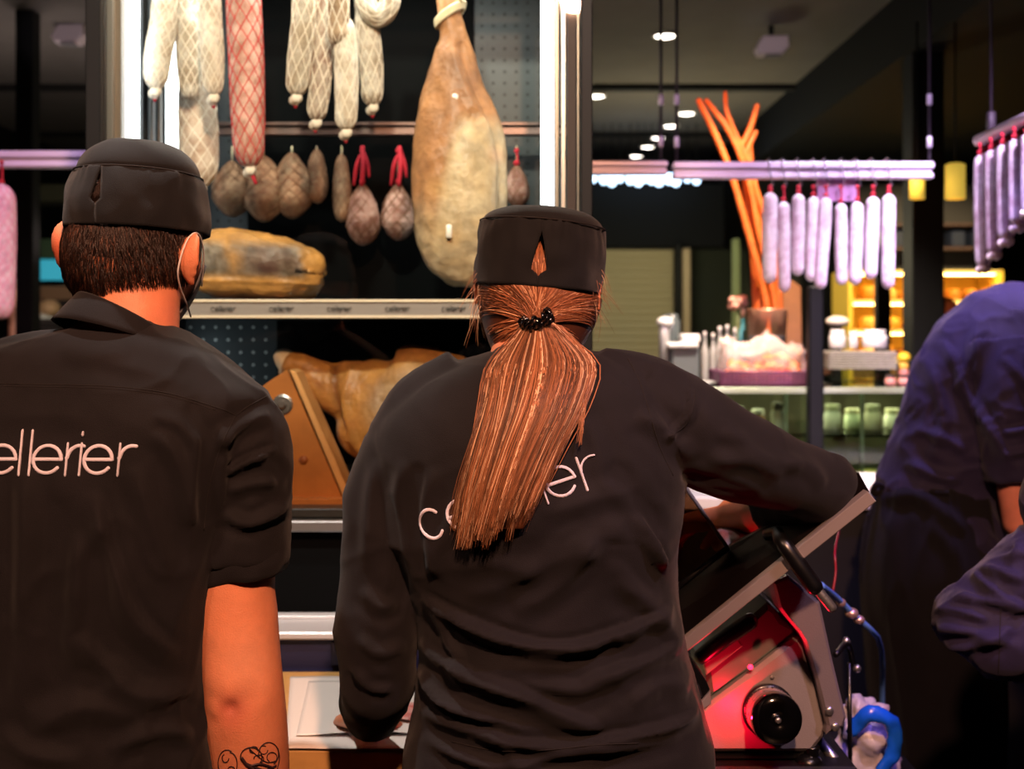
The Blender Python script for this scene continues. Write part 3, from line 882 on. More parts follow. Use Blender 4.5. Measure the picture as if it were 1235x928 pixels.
wcol = skin_col(WV, [(P(572, 385, 1.7), .03, (.6, .16, .09), .6), (P(890, 625, 1.85), .05, (.70, .26, .10), .6)])
woman = add('person', (WV, WF), M_SKIN, col=wcol, origin=(cxw, Yw, 0), label='person with long auburn ponytail, black cap and black long-sleeved shirt, back turned, leaning on slicer', cat='person')

sh = [loft(pxrings(wt[:13]+[(990, 482, 864, .128, .01)], Yw), True),
      stube(left_arm, [.054, .051, .050, .0505, .046], 26, 36), ellipsoid(left_arm[-1], (.046, .046, .046)), ellipsoid(r_fore[0], (.047, .046, .046)), stube(l_fore[:3], [.046, .043, .038], 10, 30),
      stube([P(765, 482, Yw), P(820, 512, Yw), P(872, 542, Yw+.005), P(935, 570, Yw+.025), P(990, 591, Yw+.055)], [.058, .060, .056, .050, .045], 30, 40),
      stube([r_fore[0], r_fore[1], P(932, 614, Yw+.175)], [.045, .045, .043], 12, 32),
      stube([P(560, 450, Yw), P(510, 492, Yw), P(488, 545, Yw)], [.035, .045, .052], 10, 24),
      stube([P(720, 452, Yw), P(762, 465, Yw), P(815, 500, Yw)], [.035, .042, .052], 10, 24)]
SV, SF = remesh(join(*sh), .0044, 7)
SV = wrinkle(SV, SF, 4.5, .006, (.6, 1, 1), 31, 2.2)
SV = wrinkle(SV, SF, 11.0, .0022, (.6, 1, 1), 40, 2.5)
wom_folds = [
    ([(505, 728), (560, 752), (640, 778), (690, 780), (760, 762), (822, 742)], 10, 11, 1), ([(520, 745), (545, 790), (560, 828)], 9, 6), ([(502, 790), (560, 815), (640, 840), (728, 880)], 11, 9, 1),
    ([(560, 790), (640, 806), (720, 800), (740, 770)], 12, -7), ([(700, 815), (760, 806), (822, 790)], 10, 8, 1), ([(742, 700), (790, 740), (830, 800)], 12, 5), ([(500, 830), (540, 856), (600, 872)], 8, 8),
    ([(502, 868), (570, 880), (650, 896), (780, 884), (852, 876)], 9, 10, 1), ([(505, 900), (560, 915), (610, 922), (700, 905), (830, 900)], 7, 7), ([(520, 850), (580, 862), (640, 880)], 6, 5),
    ([(560, 720), (620, 700), (700, 660), (760, 640)], 14, 4), ([(650, 620), (720, 600), (780, 590)], 12, 3), ([(700, 640), (760, 670), (800, 720)], 12, -4), ([(770, 620), (792, 660), (806, 690)], 7, 6, 1),
    ([(735, 560), (770, 600), (800, 650)], 10, -4), ([(505, 560), (495, 620), (505, 700)], 9, -9), ([(520, 690), (600, 680), (650, 690)], 12, 3), ([(720, 640), (680, 700), (620, 740)], 12, 5),
    ([(770, 500), (800, 520), (842, 560)], 10, 5), ([(800, 532), (816, 522), (836, 500), (838, 470)], 5, 5, 1), ([(860, 560), (910, 562), (960, 585)], 10, 5), ([(880, 520), (930, 555), (985, 575)], 10, 4),
    ([(830, 580), (870, 592), (930, 612)], 8, -5), ([(960, 560), (1000, 575), (1020, 600)], 9, 3), ([(450, 560), (440, 620), (438, 700)], 9, 4), ([(470, 600), (480, 680), (474, 760)], 9, -4), ([(430, 720), (452, 742), (480, 740)], 8, 4),
    ([(425, 780), (450, 800), (485, 795)], 8, 4), ([(418, 820), (440, 845), (470, 850)], 6, 4), ([(700, 500), (720, 540), (724, 590)], 10, 2), ([(760, 850), (800, 830), (840, 850)], 12, 5), ([(735, 845), (690, 850), (650, 838)], 10, -5),
    ([(560, 600), (530, 660), (520, 700)], 12, 4), ([(600, 900), (640, 925), (700, 928)], 8, 5)]
SV = folds(SV, SF, wom_folds, 1.52, gain=1.6)
wtree = bvh((SV, SF))
wshirt = add('shirt', (SV, SF), M_SHIRT, woman)
sm = [line_on(wtree, [(757, 432), (772, 462), (784, 500), (796, 540), (812, 574)]), line_on(wtree, [(838, 470), (836, 490), (828, 512), (806, 528)], .0005), line_on(wtree, [(545, 895), (600, 906), (660, 905), (720, 899), (770, 897)], .0006)]
for q_ in sm: add('seam', q_, M_STITCH, wshirt)
sq = lambda u: .72 if u < -.5 else 1.0
wv = write_word(wtree, (712-3.80*41*math.cos(.32), 590+3.80*41*math.sin(.32)), .32, 40, -.02, .0022, WORD, squeeze=sq, off=.0008)
add('lettering', wv, M_THREAD, wshirt, label='white embroidered cellerier lettering, partly under the ponytail')
collar(P(640, 447, 1.640), P(645, 425, 1.660), (.073, .074), (.060, .062), rotm('y', -.05)@rotm('x', -.1), rotm('y', -.08)@rotm('x', -.25), wshirt)
# apron tied at the waist, showing below the shirt hem
tr = [loft(pxrings([(915, 490, 857, .124, .01), (960, 482, 864, .128, .01), (1040, 478, 868, .133, .01), (1125, 488, 858, .124, .01)], Yw), True)]+legs(cxw, Yw+.01, zhw, .008)
TV, TF = remesh(join(*tr), .012, 4); add('trousers', (TV, TF), M_TROUSER, woman)
for s in (-1, 1): add('shoe', shoe_verts(cxw+s*.099, Yw), M_SHOE, woman)

# cap
RCw = rotm('z', -.02)@rotm('x', -.02)@rotm('y', .085)
parts = cap_mesh(P(648, 350, 1.69), RCw, .0865, .098, .088, .026, (0, .016, .070, .13), 5.0, gather=.007)
capo = add('cap', join(*parts[:2]), M_CAP, woman); md = capo.modifiers.new('thick', 'SOLIDIFY'); md.thickness = .0018; md.offset = -1
add('cap_seam', parts[2], M_STITCH, capo)

# hair: skull hair swept to the tie, core of the ponytail, loose strands
tie = P(648, 383, 1.575)
vol = lambda zf: 1.06+.11*min(1, max(0, (.42-zf)/.25))+.10*max(0, -zf-.25)
CW = P(648, 350, 1.69)
def undercap(p):
    q = (np.asarray(p)-CW)@np.asarray(RCw); k = min(1, max(0, (q[2]+.014)/.012)); lim = 1.2*(1-k)+.955*k
    r = math.hypot(q[0]/.0865, q[1]/.098)
    if k > 0 and r > lim: q = q*[lim/r, lim/r, 1]
    return q@np.asarray(RCw).T+CW
rows = []
for zf in np.linspace(.96, -.86, 26):
    rows.append([undercap(head_pt(RW, wh_c, t, zf, vol(zf)-.02, **WHD)) for t in np.linspace(-2.1, 2.1, 60)])
shell = loft(np.array(rows), False, closed=False)
rows = []
for zf in np.linspace(-.05, -.97, 14):
    rows.append([head_pt(RW, wh_c, t, zf, 1.06, **WHD)+RW@np.array([0, .018*max(0, -math.cos(t))**3, 0]) for t in np.linspace(PI-1.45, PI+1.45, 44)])
wm = add('face_mask', loft(np.array(rows), False, closed=False), mat('pale_mask_cloth', 'a9a6a8', .8), woman, label='pale grey face mask'); md = wm.modifiers.new('t', 'SOLIDIFY'); md.thickness = .0015
# bring the tie onto the back of the skull
def surf(th, zf, g): return head_pt(RW, wh_c, th, zf, g, **WHD)
best = min(((np.linalg.norm((surf(th, zf, 1.06)-P(648, 383, 1.6))[[0, 2]]), th, zf) for th in np.linspace(-.6, .6, 41) for zf in np.linspace(-.6, .5, 60)))
tth, tzf = best[1], best[2]; tie = surf(tth, tzf, 1.20)
paths = []; cols = []
for i in range(2600):
    s = rng.choice([-1, 1]); kind = rng.random()
    if kind < .60: th0 = s*rng.uniform(0, 1.75); z0 = .35+rng.uniform(-.1, .1)
    elif kind < .85: th0 = s*rng.uniform(.9, 1.9); z0 = rng.uniform(-.35, .35)
    else: th0 = s*rng.uniform(.1, 1.2); z0 = rng.uniform(-.85, -.5)
    e = rng.normal(0, .035, 2); bow = rng.uniform(.02, .09)*(1 if z0 > tzf else -.5); lift = rng.uniform(0, .02)
    k = []
    for t in np.linspace(0, 1, 12):
        th = th0*(1-t**.9)+(tth+e[0])*t**.9; zf = z0*(1-t**1.25)+(tzf+e[1])*t**1.25+bow*math.sin(PI*t)*.0
        g = vol(zf)+lift*math.sin(PI*t)
        k.append(undercap(surf(th, max(-.95, zf), g))+(np.array([0, -.006, 0])*t**4))
    paths.append(k)
hs = strands(paths, rng.uniform(.0005, .0010, len(paths)), taper=False)
hsc = strand_cols(len(paths), 12, 3, (.24, .080, .030), .5, ((.58, .30, .16), .16))
wisps = []
for i in range(110):      # flyaways at the sides and nape
    s = -1 if rng.random() < .62 else 1; th0 = s*rng.uniform(1.05, 1.7); z0 = rng.uniform(-.25, .35)
    p0 = surf(th0, z0, 1.13); L = rng.uniform(.02, .07); dx = s*rng.uniform(.05, .5)*(1 if s > 0 else .9); cur = rng.uniform(-.5, .9)
    wisps.append([p0+np.array([dx*L*t+s*cur*.02*t*t*-1, -.012*math.sin(t*2), -L*t*(1-.1*t)+.01*math.sin(2.5*t)]) for t in np.linspace(0, 1, 12)])
ws = strands(wisps, .00035); wsc = strand_cols(len(wisps), 12, 3, (.24, .09, .04), .4, ((.5, .3, .17), .3))
# ponytail
cen = spline([(648, 383, 8, .0), (654, 405, 32, .15), (657, 440, 62, .3), (645, 490, 61, .45), (628, 535, 55, .6), (610, 585, 50, .75), (598, 625, 45, .88), (590, 656, 42, 1)], 60)
def depth(px, py):     # rides on the shirt, reaching back to the tie
    h = onpx(wtree, px, py, 0.0)
    y = h[1] if h is not None else 1.56
    return y
dz = {}
for yy in range(380, 680, 10):
    c = np.interp(yy, cen[:, 1], cen[:, 0]); w = np.interp(yy, cen[:, 1], cen[:, 2])
    for ux in (-1, -.5, 0, .5, 1): dz[(yy, ux)] = depth(c+ux*w, max(yy, 440))
for ux in (-1, -.5, 0, .5, 1):
    for _ in range(6):
        c_ = {r: dz[(r, ux)] for r in range(380, 680, 10)}
        for r in range(390, 670, 10): dz[(r, ux)] = .25*c_[r-10]+.5*c_[r]+.25*c_[r+10]
def base_y(yy, ux):
    y0 = min(670, max(380, yy)); a = int(y0//10*10); b_ = min(670, a+10); f = (y0-a)/10
    q = lambda r: np.interp(ux, (-1, -.5, 0, .5, 1), [dz[(r, u)] for u in (-1, -.5, 0, .5, 1)])
    v = q(a)*(1-f)+q(b_)*f
    k = max(0, min(1, (yy-383)/70)); k = k*k*(3-2*k)
    return (tie[1]-.002)*(1-k)+v*k
core = []
for q in np.linspace(0, .93, 34):
    px, py, w, _ = cen[int(q*59)]; a = np.arange(28)*2*PI/28
    th_ = .004+.005*min(1, q*3)
    row = []
    for t in a:
        ux = math.cos(t)*.86; pxx = px+ux*w; yy = base_y(py, ux)-.003
        row.append(P(pxx, py, yy-th_*(1+math.sin(t))*.9))
    core.append(row)
core = loft(np.array(core), True)
pt = []; n_p = 6000; NC = 90
cl = [(rng.uniform(-1, 1), rng.normal(0, .16), rng.uniform(.80, 1.02), rng.uniform(.15, 1), rng.uniform(.30, 1.30)) for _ in range(NC)]; tone = []
for i in range(n_p):
    c_ = cl[rng.integers(NC)]; u = max(-1, min(1, c_[0]+rng.normal(0, .07))); v = min(1, max(.1, c_[3]+rng.normal(0, .05))); tone.append(c_[4])
    L = c_[2]*rng.uniform(.9, 1.02) if u < .15 else c_[2]*rng.uniform(.72, .95)-.28*max(0, u-.45)
    if rng.random() < .03: L += .04
    L = max(.3, min(1.03, L)); u2 = c_[0]+c_[1]+rng.normal(0, .045); ph = rng.uniform(0, 6.28); fr = rng.uniform(2, 6); am = rng.uniform(0, 2.2) if rng.random() < .8 else rng.uniform(3, 7)
    k = []; clump = .5*math.sin(u*17+v*3)
    for t in np.linspace(0, 1, 16):
        s = t*L; j = min(s, 1)*59; i0 = min(58, int(j)); fq = j-i0
        px, py, w, _ = cen[i0]*(1-fq)+cen[i0+1]*fq
        if s > 1: py += (s-1)*260; px -= (s-1)*60
        uu = u*(1-s)+u2*s+.05*clump*s
        x = px+uu*w+am*math.sin(fr*s+ph)*s; y = py+(abs(u)*-6*s if False else 0)
        yy = base_y(y, max(-1, min(1, uu)))-.003-(.006+.032*(lambda q: q*q*(3-2*q))(min(1, s*2.2)))*math.sqrt(max(.03, 1-min(1, uu*uu)))*(.45+.55*v)
        k.append(P(x, y, yy))
    pt.append(k)
tone += [1.]*(50+80)
for i in range(50):       # stray long hairs
    u = rng.choice([-1, 1], p=[.85, .15])*rng.uniform(.75, 1.1); L = rng.uniform(.5, 1.0); ph = rng.uniform(0, 6); k = []
    for t in np.linspace(0, 1, 16):
        s = t*L; j = s*59; i0 = min(58, int(j)); px, py, w, _ = cen[i0]
        x = px+u*w*(.9+.12*math.sin(PI*t))+3*math.sin(3*t+ph); k.append(P(x, py, base_y(py, max(-1, min(1, u)))-.008))
    pt.append(k)
# the separate lock that hangs straight down on the right
for i in range(80):
    o = rng.normal(0, 3.0); e = rng.normal(0, 2.5); y1 = rng.uniform(495, 540); q = spline([(670+o, 393), (699+o, 425), (704+o*.8, 465), (700+e, y1)], 16)
    pt.append([P(a, b, base_y(b, .9)-.010-.004*rng.random()) for a, b in q])
ps = strands(pt, rng.uniform(.0004, .0010, len(pt)))
psc = strand_cols(len(pt), 16, 3, (.22, .086, .036), .6, ((.62, .38, .23), .16))
psc = psc*np.repeat(np.array(tone), 48)[:, None]
hcol = np.vstack([np.tile([.07, .022, .009], (len(shell[0]), 1)), hsc, wsc]); 
hair = add('hair', join(shell, hs, ws), M_HAIR_RED, woman, col=hcol, label='auburn hair swept back')
ptl = add('ponytail', join(core, ps), M_HAIR_RED, hair, col=np.vstack([np.tile([.10, .030, .010], (len(core[0]), 1)), psc]))
tb = []
for i in range(3):
    a = np.linspace(0, 2*PI*(1), 70)[:-1]
    R_ = rotm('y', -.35)@rotm('x', .25)
    q = np.stack([(.017+.0035*np.cos(a*9+i*2.1))*np.cos(a), (.012+.003*np.cos(a*9+i*2.1))*np.sin(a), .004*(i-1)+.0045*np.sin(a*9+i*2.1)], 1)@R_.T
    tb.append(tube(q*[1.05, 1.25, 1.1]+tie+np.array([0, -.010, -.001]), .0024, 7, loop=True))
add('hair_tie', join(*tb), mat('black_coil_plastic', '0a0a0c', .12, coat=.6), hair, label='glossy black coiled hair tie')
# ---------------------------------------------------------------- the bent worker at the right edge
def side_worker():
    Y = 3.0
    tors = stube([P(1136, 660, Y), P(1132, 600, Y), P(1152, 540, Y), P(1182, 465, Y), P(1214, 412, Y), P(1262, 392, Y)], [.135, .118, .122, .130, .112, .075], 40, 44, flat=1.22)
    arm = [P(1212, 425, Y-.10), P(1216, 490, Y-.13), P(1224, 575, Y-.14), P(1232, 628, Y-.13)]; fore = [P(1232, 628, Y-.13), P(1290, 655, Y-.08), P(1352, 650, Y-.02)]
    arm2 = [(p+np.array([.0, .24+.1*0, 0])) for p in arm]; fore2 = [p+np.array([0, .22, 0]) for p in fore]
    hc = P(1300, 358, Y); R = rotm('z', -PI/2)@rotm('x', -.75)
    hv, hf = head_verts(); head = (place(hv, R, hc), hf)
    ears = [(place(v, R, hc), f) for v, f in (ear_verts(-1), ear_verts(1))]
    neck = stube([P(1240, 400, Y), P(1275, 385, Y), P(1290, 375, Y)], [.062, .055, .055], 8, 24)
    hip = P(1128, 690, Y)
    lg = [stube([hip+[0, dy*.5, .02], hip+[0, dy*.7, -.10], (hip[0]+.0, Y+dy*.75, .5), (hip[0]-.02, Y+dy, .1)], [.066, .066, .056, .045], 18, 24) for dy in (-.09, .09)]
    body = [head, neck, stube([P(1136, 660, Y), P(1132, 600, Y), P(1152, 540, Y), P(1182, 465, Y), P(1214, 412, Y), P(1262, 392, Y)], [.11, .095, .098, .105, .09, .06], 40, 40, flat=1.2)]+ears+lg
    for a_, f_, s in ((arm, fore, 1), (arm2, fore2, -1)):
        body += [stube(a_, [.050, .047, .043, .042], 16, 26), stube(f_, [.043, .038, .028], 12, 26), ellipsoid(f_[0], (.043,)*3)]+hand_parts(f_[-1], (1, 0, -.15), (0, 0, 1), s, .5)
    V, Fc = remesh(join(*body), .0055, 3)
    o = add('person', (V, Fc), M_SKIN, col=skin_col(V, [], (.66, .24, .17)), origin=(hip[0], Y, 0), label='person bent forward in violet shirt and long dark apron near right edge', cat='person')
    sh = [tors]
    for a_ in (arm, arm2):
        q = [a_[0]+[-.01, .02, .01], a_[1], P(0, 0, 1)*0+np.array([a_[2][0], a_[2][1], P(0, 572, Y)[2]])]
        sh.append(stube(q, [.078, .074, .066], 22, 36))
    V, Fc = remesh(join(*sh), .0060, 5)
    V = wrinkle(V, Fc, 5, .010, (1, 1, 1), 60, 2.2); V = wrinkle(V, Fc, 12, .005, (1, 1, 1), 66, 2.5)
    V = folds(V, Fc, [([(1150, 410), (1165, 470), (1205, 560)], 6, 12, 1), ([(1190, 380), (1170, 440), (1150, 480)], 7, 8), ([(1130, 440), (1140, 500), (1128, 560)], 7, 8), ([(1190, 520), (1215, 515), (1235, 505)], 4, 9), ([(1195, 545), (1215, 540), (1235, 530)], 4, 8),
                      ([(1100, 560), (1130, 575), (1160, 580)], 6, 9), ([(1200, 430), (1225, 470), (1230, 500)], 5, 8), ([(1110, 520), (1140, 530), (1165, 545)], 6, 8)], Y-.12, gain=1.3)
    shirt = add('shirt', (V, Fc), M_PURPLE, o)
    collar(P(1236, 398, Y), P(1256, 388, Y), (.075, .078), (.066, .068), rotm('y', 1.0), rotm('y', 1.15), shirt)
    ap = [stube([P(1133, 588, Y), P(1124, 640, Y), P(1124, 700, Y), P(1128, 800, Y), P(1134, 930, Y), P(1136, 1000, Y)], [.122, .146, .156, .148, .140, .140], 34, 44, flat=1.06)]
    V, Fc = remesh(join(*ap), .008, 4); V = wrinkle(V, Fc, 5, .010, (1.6, 1.6, .5), 80, 2.2)
    V = folds(V, Fc, [([(1070, 610), (1110, 600), (1160, 640)], 8, 12), ([(1085, 620), (1075, 680), (1072, 760)], 8, 9), ([(1120, 620), (1150, 680), (1160, 760)], 9, 9)], Y-.12)
    a_ = add('apron', (V, Fc), M_APRON, o)
    kn = P(1071, 590, Y-.03)
    knot = join(ellipsoid(kn, (.018, .016, .014)), stube([kn, kn+[-.03, -.01, .012], kn+[-.035, 0, -.012], kn], [.006, .008, .008, .006], 14, 8), stube([kn, kn+[-.012, -.01, -.06], kn+[0, -.01, -.14]], [.006, .007, .006], 10, 8), stube([kn, kn+[.05, -.06, .004], kn+[.11, -.10, .003]], .007, 10, 8))
    add('apron_knot', knot, M_APRON, a_)
    # cap and trousers
    parts = cap_mesh(hc+R@np.array([0, -.005, .03]), R, .084, .1, .07, .03, None, 3.0); c = add('cap', join(*parts[:2]), M_CAP, o); md = c.modifiers.new('t', 'SOLIDIFY'); md.thickness = .002; md.offset = -1
    add('trousers', remesh(join(*[stube([hip+[0, dy*.55, -.04], hip+[0, dy*.7, -.14], (hip[0], Y+dy*.75, .5), (hip[0]-.02, Y+dy, .09)], [.074, .074, .066, .056], 18, 24) for dy in (-.09, .09)]), .012, 3), M_TROUSER, o)
    for dy in (-.09, .09):
        v, f = shoe_verts(0, 0); v = v@rotm('z', -PI/2).T+[hip[0]-.02, Y+dy, 0]; add('shoe', (v, f), M_SHOE, o)
side_worker()

def elbow_worker():
    Y = 1.95; px0 = 1395
    tr_ = [(520, 1330, 1460, .06, 0), (550, 1270, 1520, .09, 0), (600, 1245, 1545, .11, 0), (700, 1262, 1528, .12, 0), (800, 1280, 1510, .115, 0), (900, 1275, 1515, .12, 0), (1000, 1268, 1522, .125, 0), (1080, 1275, 1515, .12, 0)]
    sgn = 1
    arm = [P(1330, 645, Y), P(1262, 695, Y+.01), P(1188, 748, Y+.03)]; fore = [P(1188, 748, Y+.03), P(1238, 772, Y+.01), P(1330, 790, Y+.16), P(1380, 790, Y+.26)]
    mir = lambda p: np.array([2*P(px0, 0, Y)[0]-p[0], p[1], p[2]])
    hc = P(px0, 425, Y+.03); R = rotm('z', .2)
    hv, hf = head_verts(); body = [(place(hv, R, hc), hf), stube([P(px0, 470, Y+.02), P(px0, 535, Y+.01), P(px0, 580, Y)], [.055, .056, .07], 8, 24), loft(pxrings(tr_, Y, shrink=.025), True)]
    body += [(place(v, R, hc), f) for v, f in (ear_verts(-1), ear_verts(1))]
    for m_ in (lambda p: p, mir):
        f_ = [m_(p) for p in fore]; s = 1 if m_ is mir else -1
        body += [stube([m_(p) for p in arm], [.042, .040, .036], 14, 26), stube(f_, [.036, .040, .033, .026], 14, 26), ellipsoid(f_[0], (.036,)*3)]+hand_parts(f_[-1], (0.2*-s*-1, 1, -.1), (0, 0, 1), s, .6)
    cx = P(px0, 0, Y)[0]; zh = P(0, 1060, Y)[2]
    body += legs(cx, Y, zh, -.002)
    V, Fc = remesh(join(*body), .0055, 3)
    o = add('person', (V, Fc), M_SKIN, col=skin_col(V, [], (.66, .24, .17)), origin=(cx, Y, 0), label='person cropped by right frame edge, only a bent elbow in loose dark violet sleeve', cat='person')
    sh = [loft(pxrings(tr_[:-1]+[(1010, 1262, 1528, .13, 0)], Y), True)]
    for m_ in (lambda p: p, mir):
        a = [m_(p) for p in (P(1335, 640, Y), P(1285, 672, Y), P(1232, 708, Y+.02), P(1182, 745, Y+.03))]; f_ = [m_(p) for p in (P(1184, 748, Y+.03), P(1215, 768, Y+.01), P(1262, 782, Y+.05))]
        sh += [stube(a, [.062, .064, .064, .060], 26, 40), ellipsoid(a[-1], (.070, .066, .058)), stube(f_, [.058, .062, .060], 14, 36)]
    V, Fc = remesh(join(*sh), .0048, 5)
    V = wrinkle(V, Fc, 6, .008, (1, 1, 1), 91, 2.2); V = wrinkle(V, Fc, 14, .005, (1, 1, 1), 97, 2.5)
    V = folds(V, Fc, [([(1140, 735), (1175, 725), (1230, 735)], 6, 8), ([(1185, 690), (1205, 715), (1240, 735)], 7, 10, 1), ([(1130, 770), (1170, 765), (1215, 775)], 7, 8), ([(1150, 790), (1180, 780), (1220, 752)], 6, 8), ([(1170, 700), (1200, 690), (1235, 700)], 6, 8),
                      ([(1190, 665), (1215, 672), (1240, 660)], 6, 8), ([(1135, 750), (1160, 742), (1195, 750)], 5, 7)], Y-.04, gain=1.3)
    shirt = add('shirt', (V, Fc), M_PURPLE, o)
    tr = bvh((V, Fc)); add('seam', line_on(tr, [(1207, 735), (1206, 760), (1205, 790), (1204, 812)], .0008), M_STITCH, shirt)
    collar(P(px0, 548, Y+.01), P(px0, 530, Y+.015), (.075, .075), (.064, .066), rotm('x', -.1), rotm('x', -.15), shirt)
    hrows = [[head_pt(R, hc, t, zf, 1.05, .077, .097, .122) for t in np.linspace(-1.9, 1.9, 40)] for zf in np.linspace(.97, -.5, 18)]
    h_ = add('hair', loft(np.array(hrows), False, closed=False), mat('plain_dark_hair', '1d120d', .5, bump=(300, .6, (1, 1, .1))), o)
    md = h_.modifiers.new('t', 'SOLIDIFY'); md.thickness = .006; md.offset = 1
    add('trousers', remesh(join(loft(pxrings([(1000, 1266, 1524, .128, 0), (1090, 1272, 1518, .12, 0)], Y), True), *legs(cx, Y, zh, .010)), .012, 3), M_TROUSER, o)
    for s in (-1, 1): add('shoe', shoe_verts(cx+s*.099, Y), M_SHOE, o)
elbow_worker()

# ---------------------------------------------------------------- distant people
def far_person(px, head_py, Y, face, hair_c, coat_c, label, hw=1.0):
    hc = P(px, head_py, Y); zs = hc[2]-.25; x0 = hc[0]; R = rotm('z', face)
    hv, hf = head_verts(); dirs = np.array(R)
    L = lambda x, y, z: np.array([x0, Y, 0])+dirs@np.array([x, y, 0])+np.array([0, 0, z])
    def tor(g):
        rows = []
        for z, rx, ry in ((zs+.06, .06, .055), (zs+.03, .12, .075), (zs-.02, .185, .09), (zs-.12, .19, .11), (zs-.30, .165, .11), (zs-.45, .155, .105), (zs-.60, .165, .115)):
            rows.append(ring(L(0, 0, z), rx+g, ry+g, 2.4, 32, R))
        return loft(np.array(rows), True)
    arm = lambda s, g: stube([L(s*.18, 0, zs-.05), L(s*.215, 0, zs-.20), L(s*.225, .02, zs-.34), L(s*.20, .10, zs-.50), L(s*.17, .17, zs-.58)], np.array([.052, .048, .043, .036, .028])+g, 16, 18)
    body = [(place(hv, R, hc), hf), stube([hc+[0, 0, -.07], hc+[0, 0, -.2]], .055, 6, 20), tor(-.015)]+[(place(v, R, hc), f) for v, f in (ear_verts(-1), ear_verts(1))]
    for s in (-1, 1):
        body += [arm(s, 0)]+hand_parts(L(s*.17, .17, zs-.58), dirs@np.array([0, .4, 0])+np.array([0, 0, -.9]), dirs@np.array([s*1., 0, 0]), s, .5)
        body.append(stube([L(s*.09, 0, zs-.55), L(s*.095, .01, .5), L(s*.1, 0, .09)], [.095, .062, .045], 14, 18))
    V, Fc = remesh(join(*body), .009, 2)
    o = add('person', (V, Fc), M_SKIN, col=skin_col(V, [], (.6, .3, .2)), origin=(x0, Y, 0), label=label, cat='person')
    V, Fc = remesh(join(tor(.012), arm(-1, .014), arm(1, .014)), .012, 4)
    add('coat', (wrinkle(V, Fc, 5, .008, (1, 1, .6), px), Fc), mat('coat_cloth_'+coat_c, coat_c, .85), o)
    rows = [[head_pt(R, hc, t, zf, 1.10, .077, .097, .122) for t in np.linspace(-1.9, 1.9, 30)] for zf in np.linspace(.97, -.55, 14)]
    h_ = add('hair', loft(np.array(rows), False, closed=False), mat('plain_hair_'+hair_c, hair_c, .5, bump=(200, .6, (1, 1, .1))), o); md = h_.modifiers.new('t', 'SOLIDIFY'); md.thickness = .008; md.offset = 1
    lg = [stube([L(s*.09, 0, zs-.50), L(s*.095, .01, .5), L(s*.1, 0, .08)], [.108, .078, .060], 14, 18) for s in (-1, 1)]
    add('trousers', join(*lg), M_TROUSER, o)
    for s in (-1, 1):
        v, f = shoe_verts(0, 0); q = L(s*.1, 0, 0); add('shoe', (v@dirs.T+q, f), M_SHOE, o)
far_person(24, 362, 6.2, 2.6, '6a4a36', '14161b', 'brown-haired person in dark coat far behind, left of the capped worker')
far_person(1141, 392, 5.9, -2.4, '2c1712', '0e0f12', 'dark-haired person in black coat in front of the lit yellow shelves')
# ================================================================ hanging meats
M_CASING = mat('mould_white_casing', 'ffffff', .75, attr=True, noise_=(60, .22), bump=(260, .5), spec=.3)
M_FAT = mat('cured_ham_surface', 'ffffff', .42, attr=True, noise_=(38, .3), bump=(90, .7), spec=.45)
M_NETW = mat('white_string_net', 'e6dccb', .8)
M_NETR = mat('red_string_net', 'c23a3a', .7)
M_NETP = mat('pink_string_net', 'd88fae', .7)
M_RED = mat('red_twine', 'a8182c', .7)
M_STRING = mat('cream_twine', 'd8c9a6', .85)
M_HOOK = mat('steel_hook', 'b9b4bd', .25, metal=.9)

def pathpx(pts, Y): return [P(a, b, Y) for a, b in pts]
def nfield(V, sc, seed=0, lo=.35, hi=.65):
    h = np.array([noise.fractal(Vector(v)*sc+Vector((seed, 0, 0)), 1., 2., 4) for v in V]); return np.clip((h*.5+.5-lo)/(hi-lo), 0, 1)

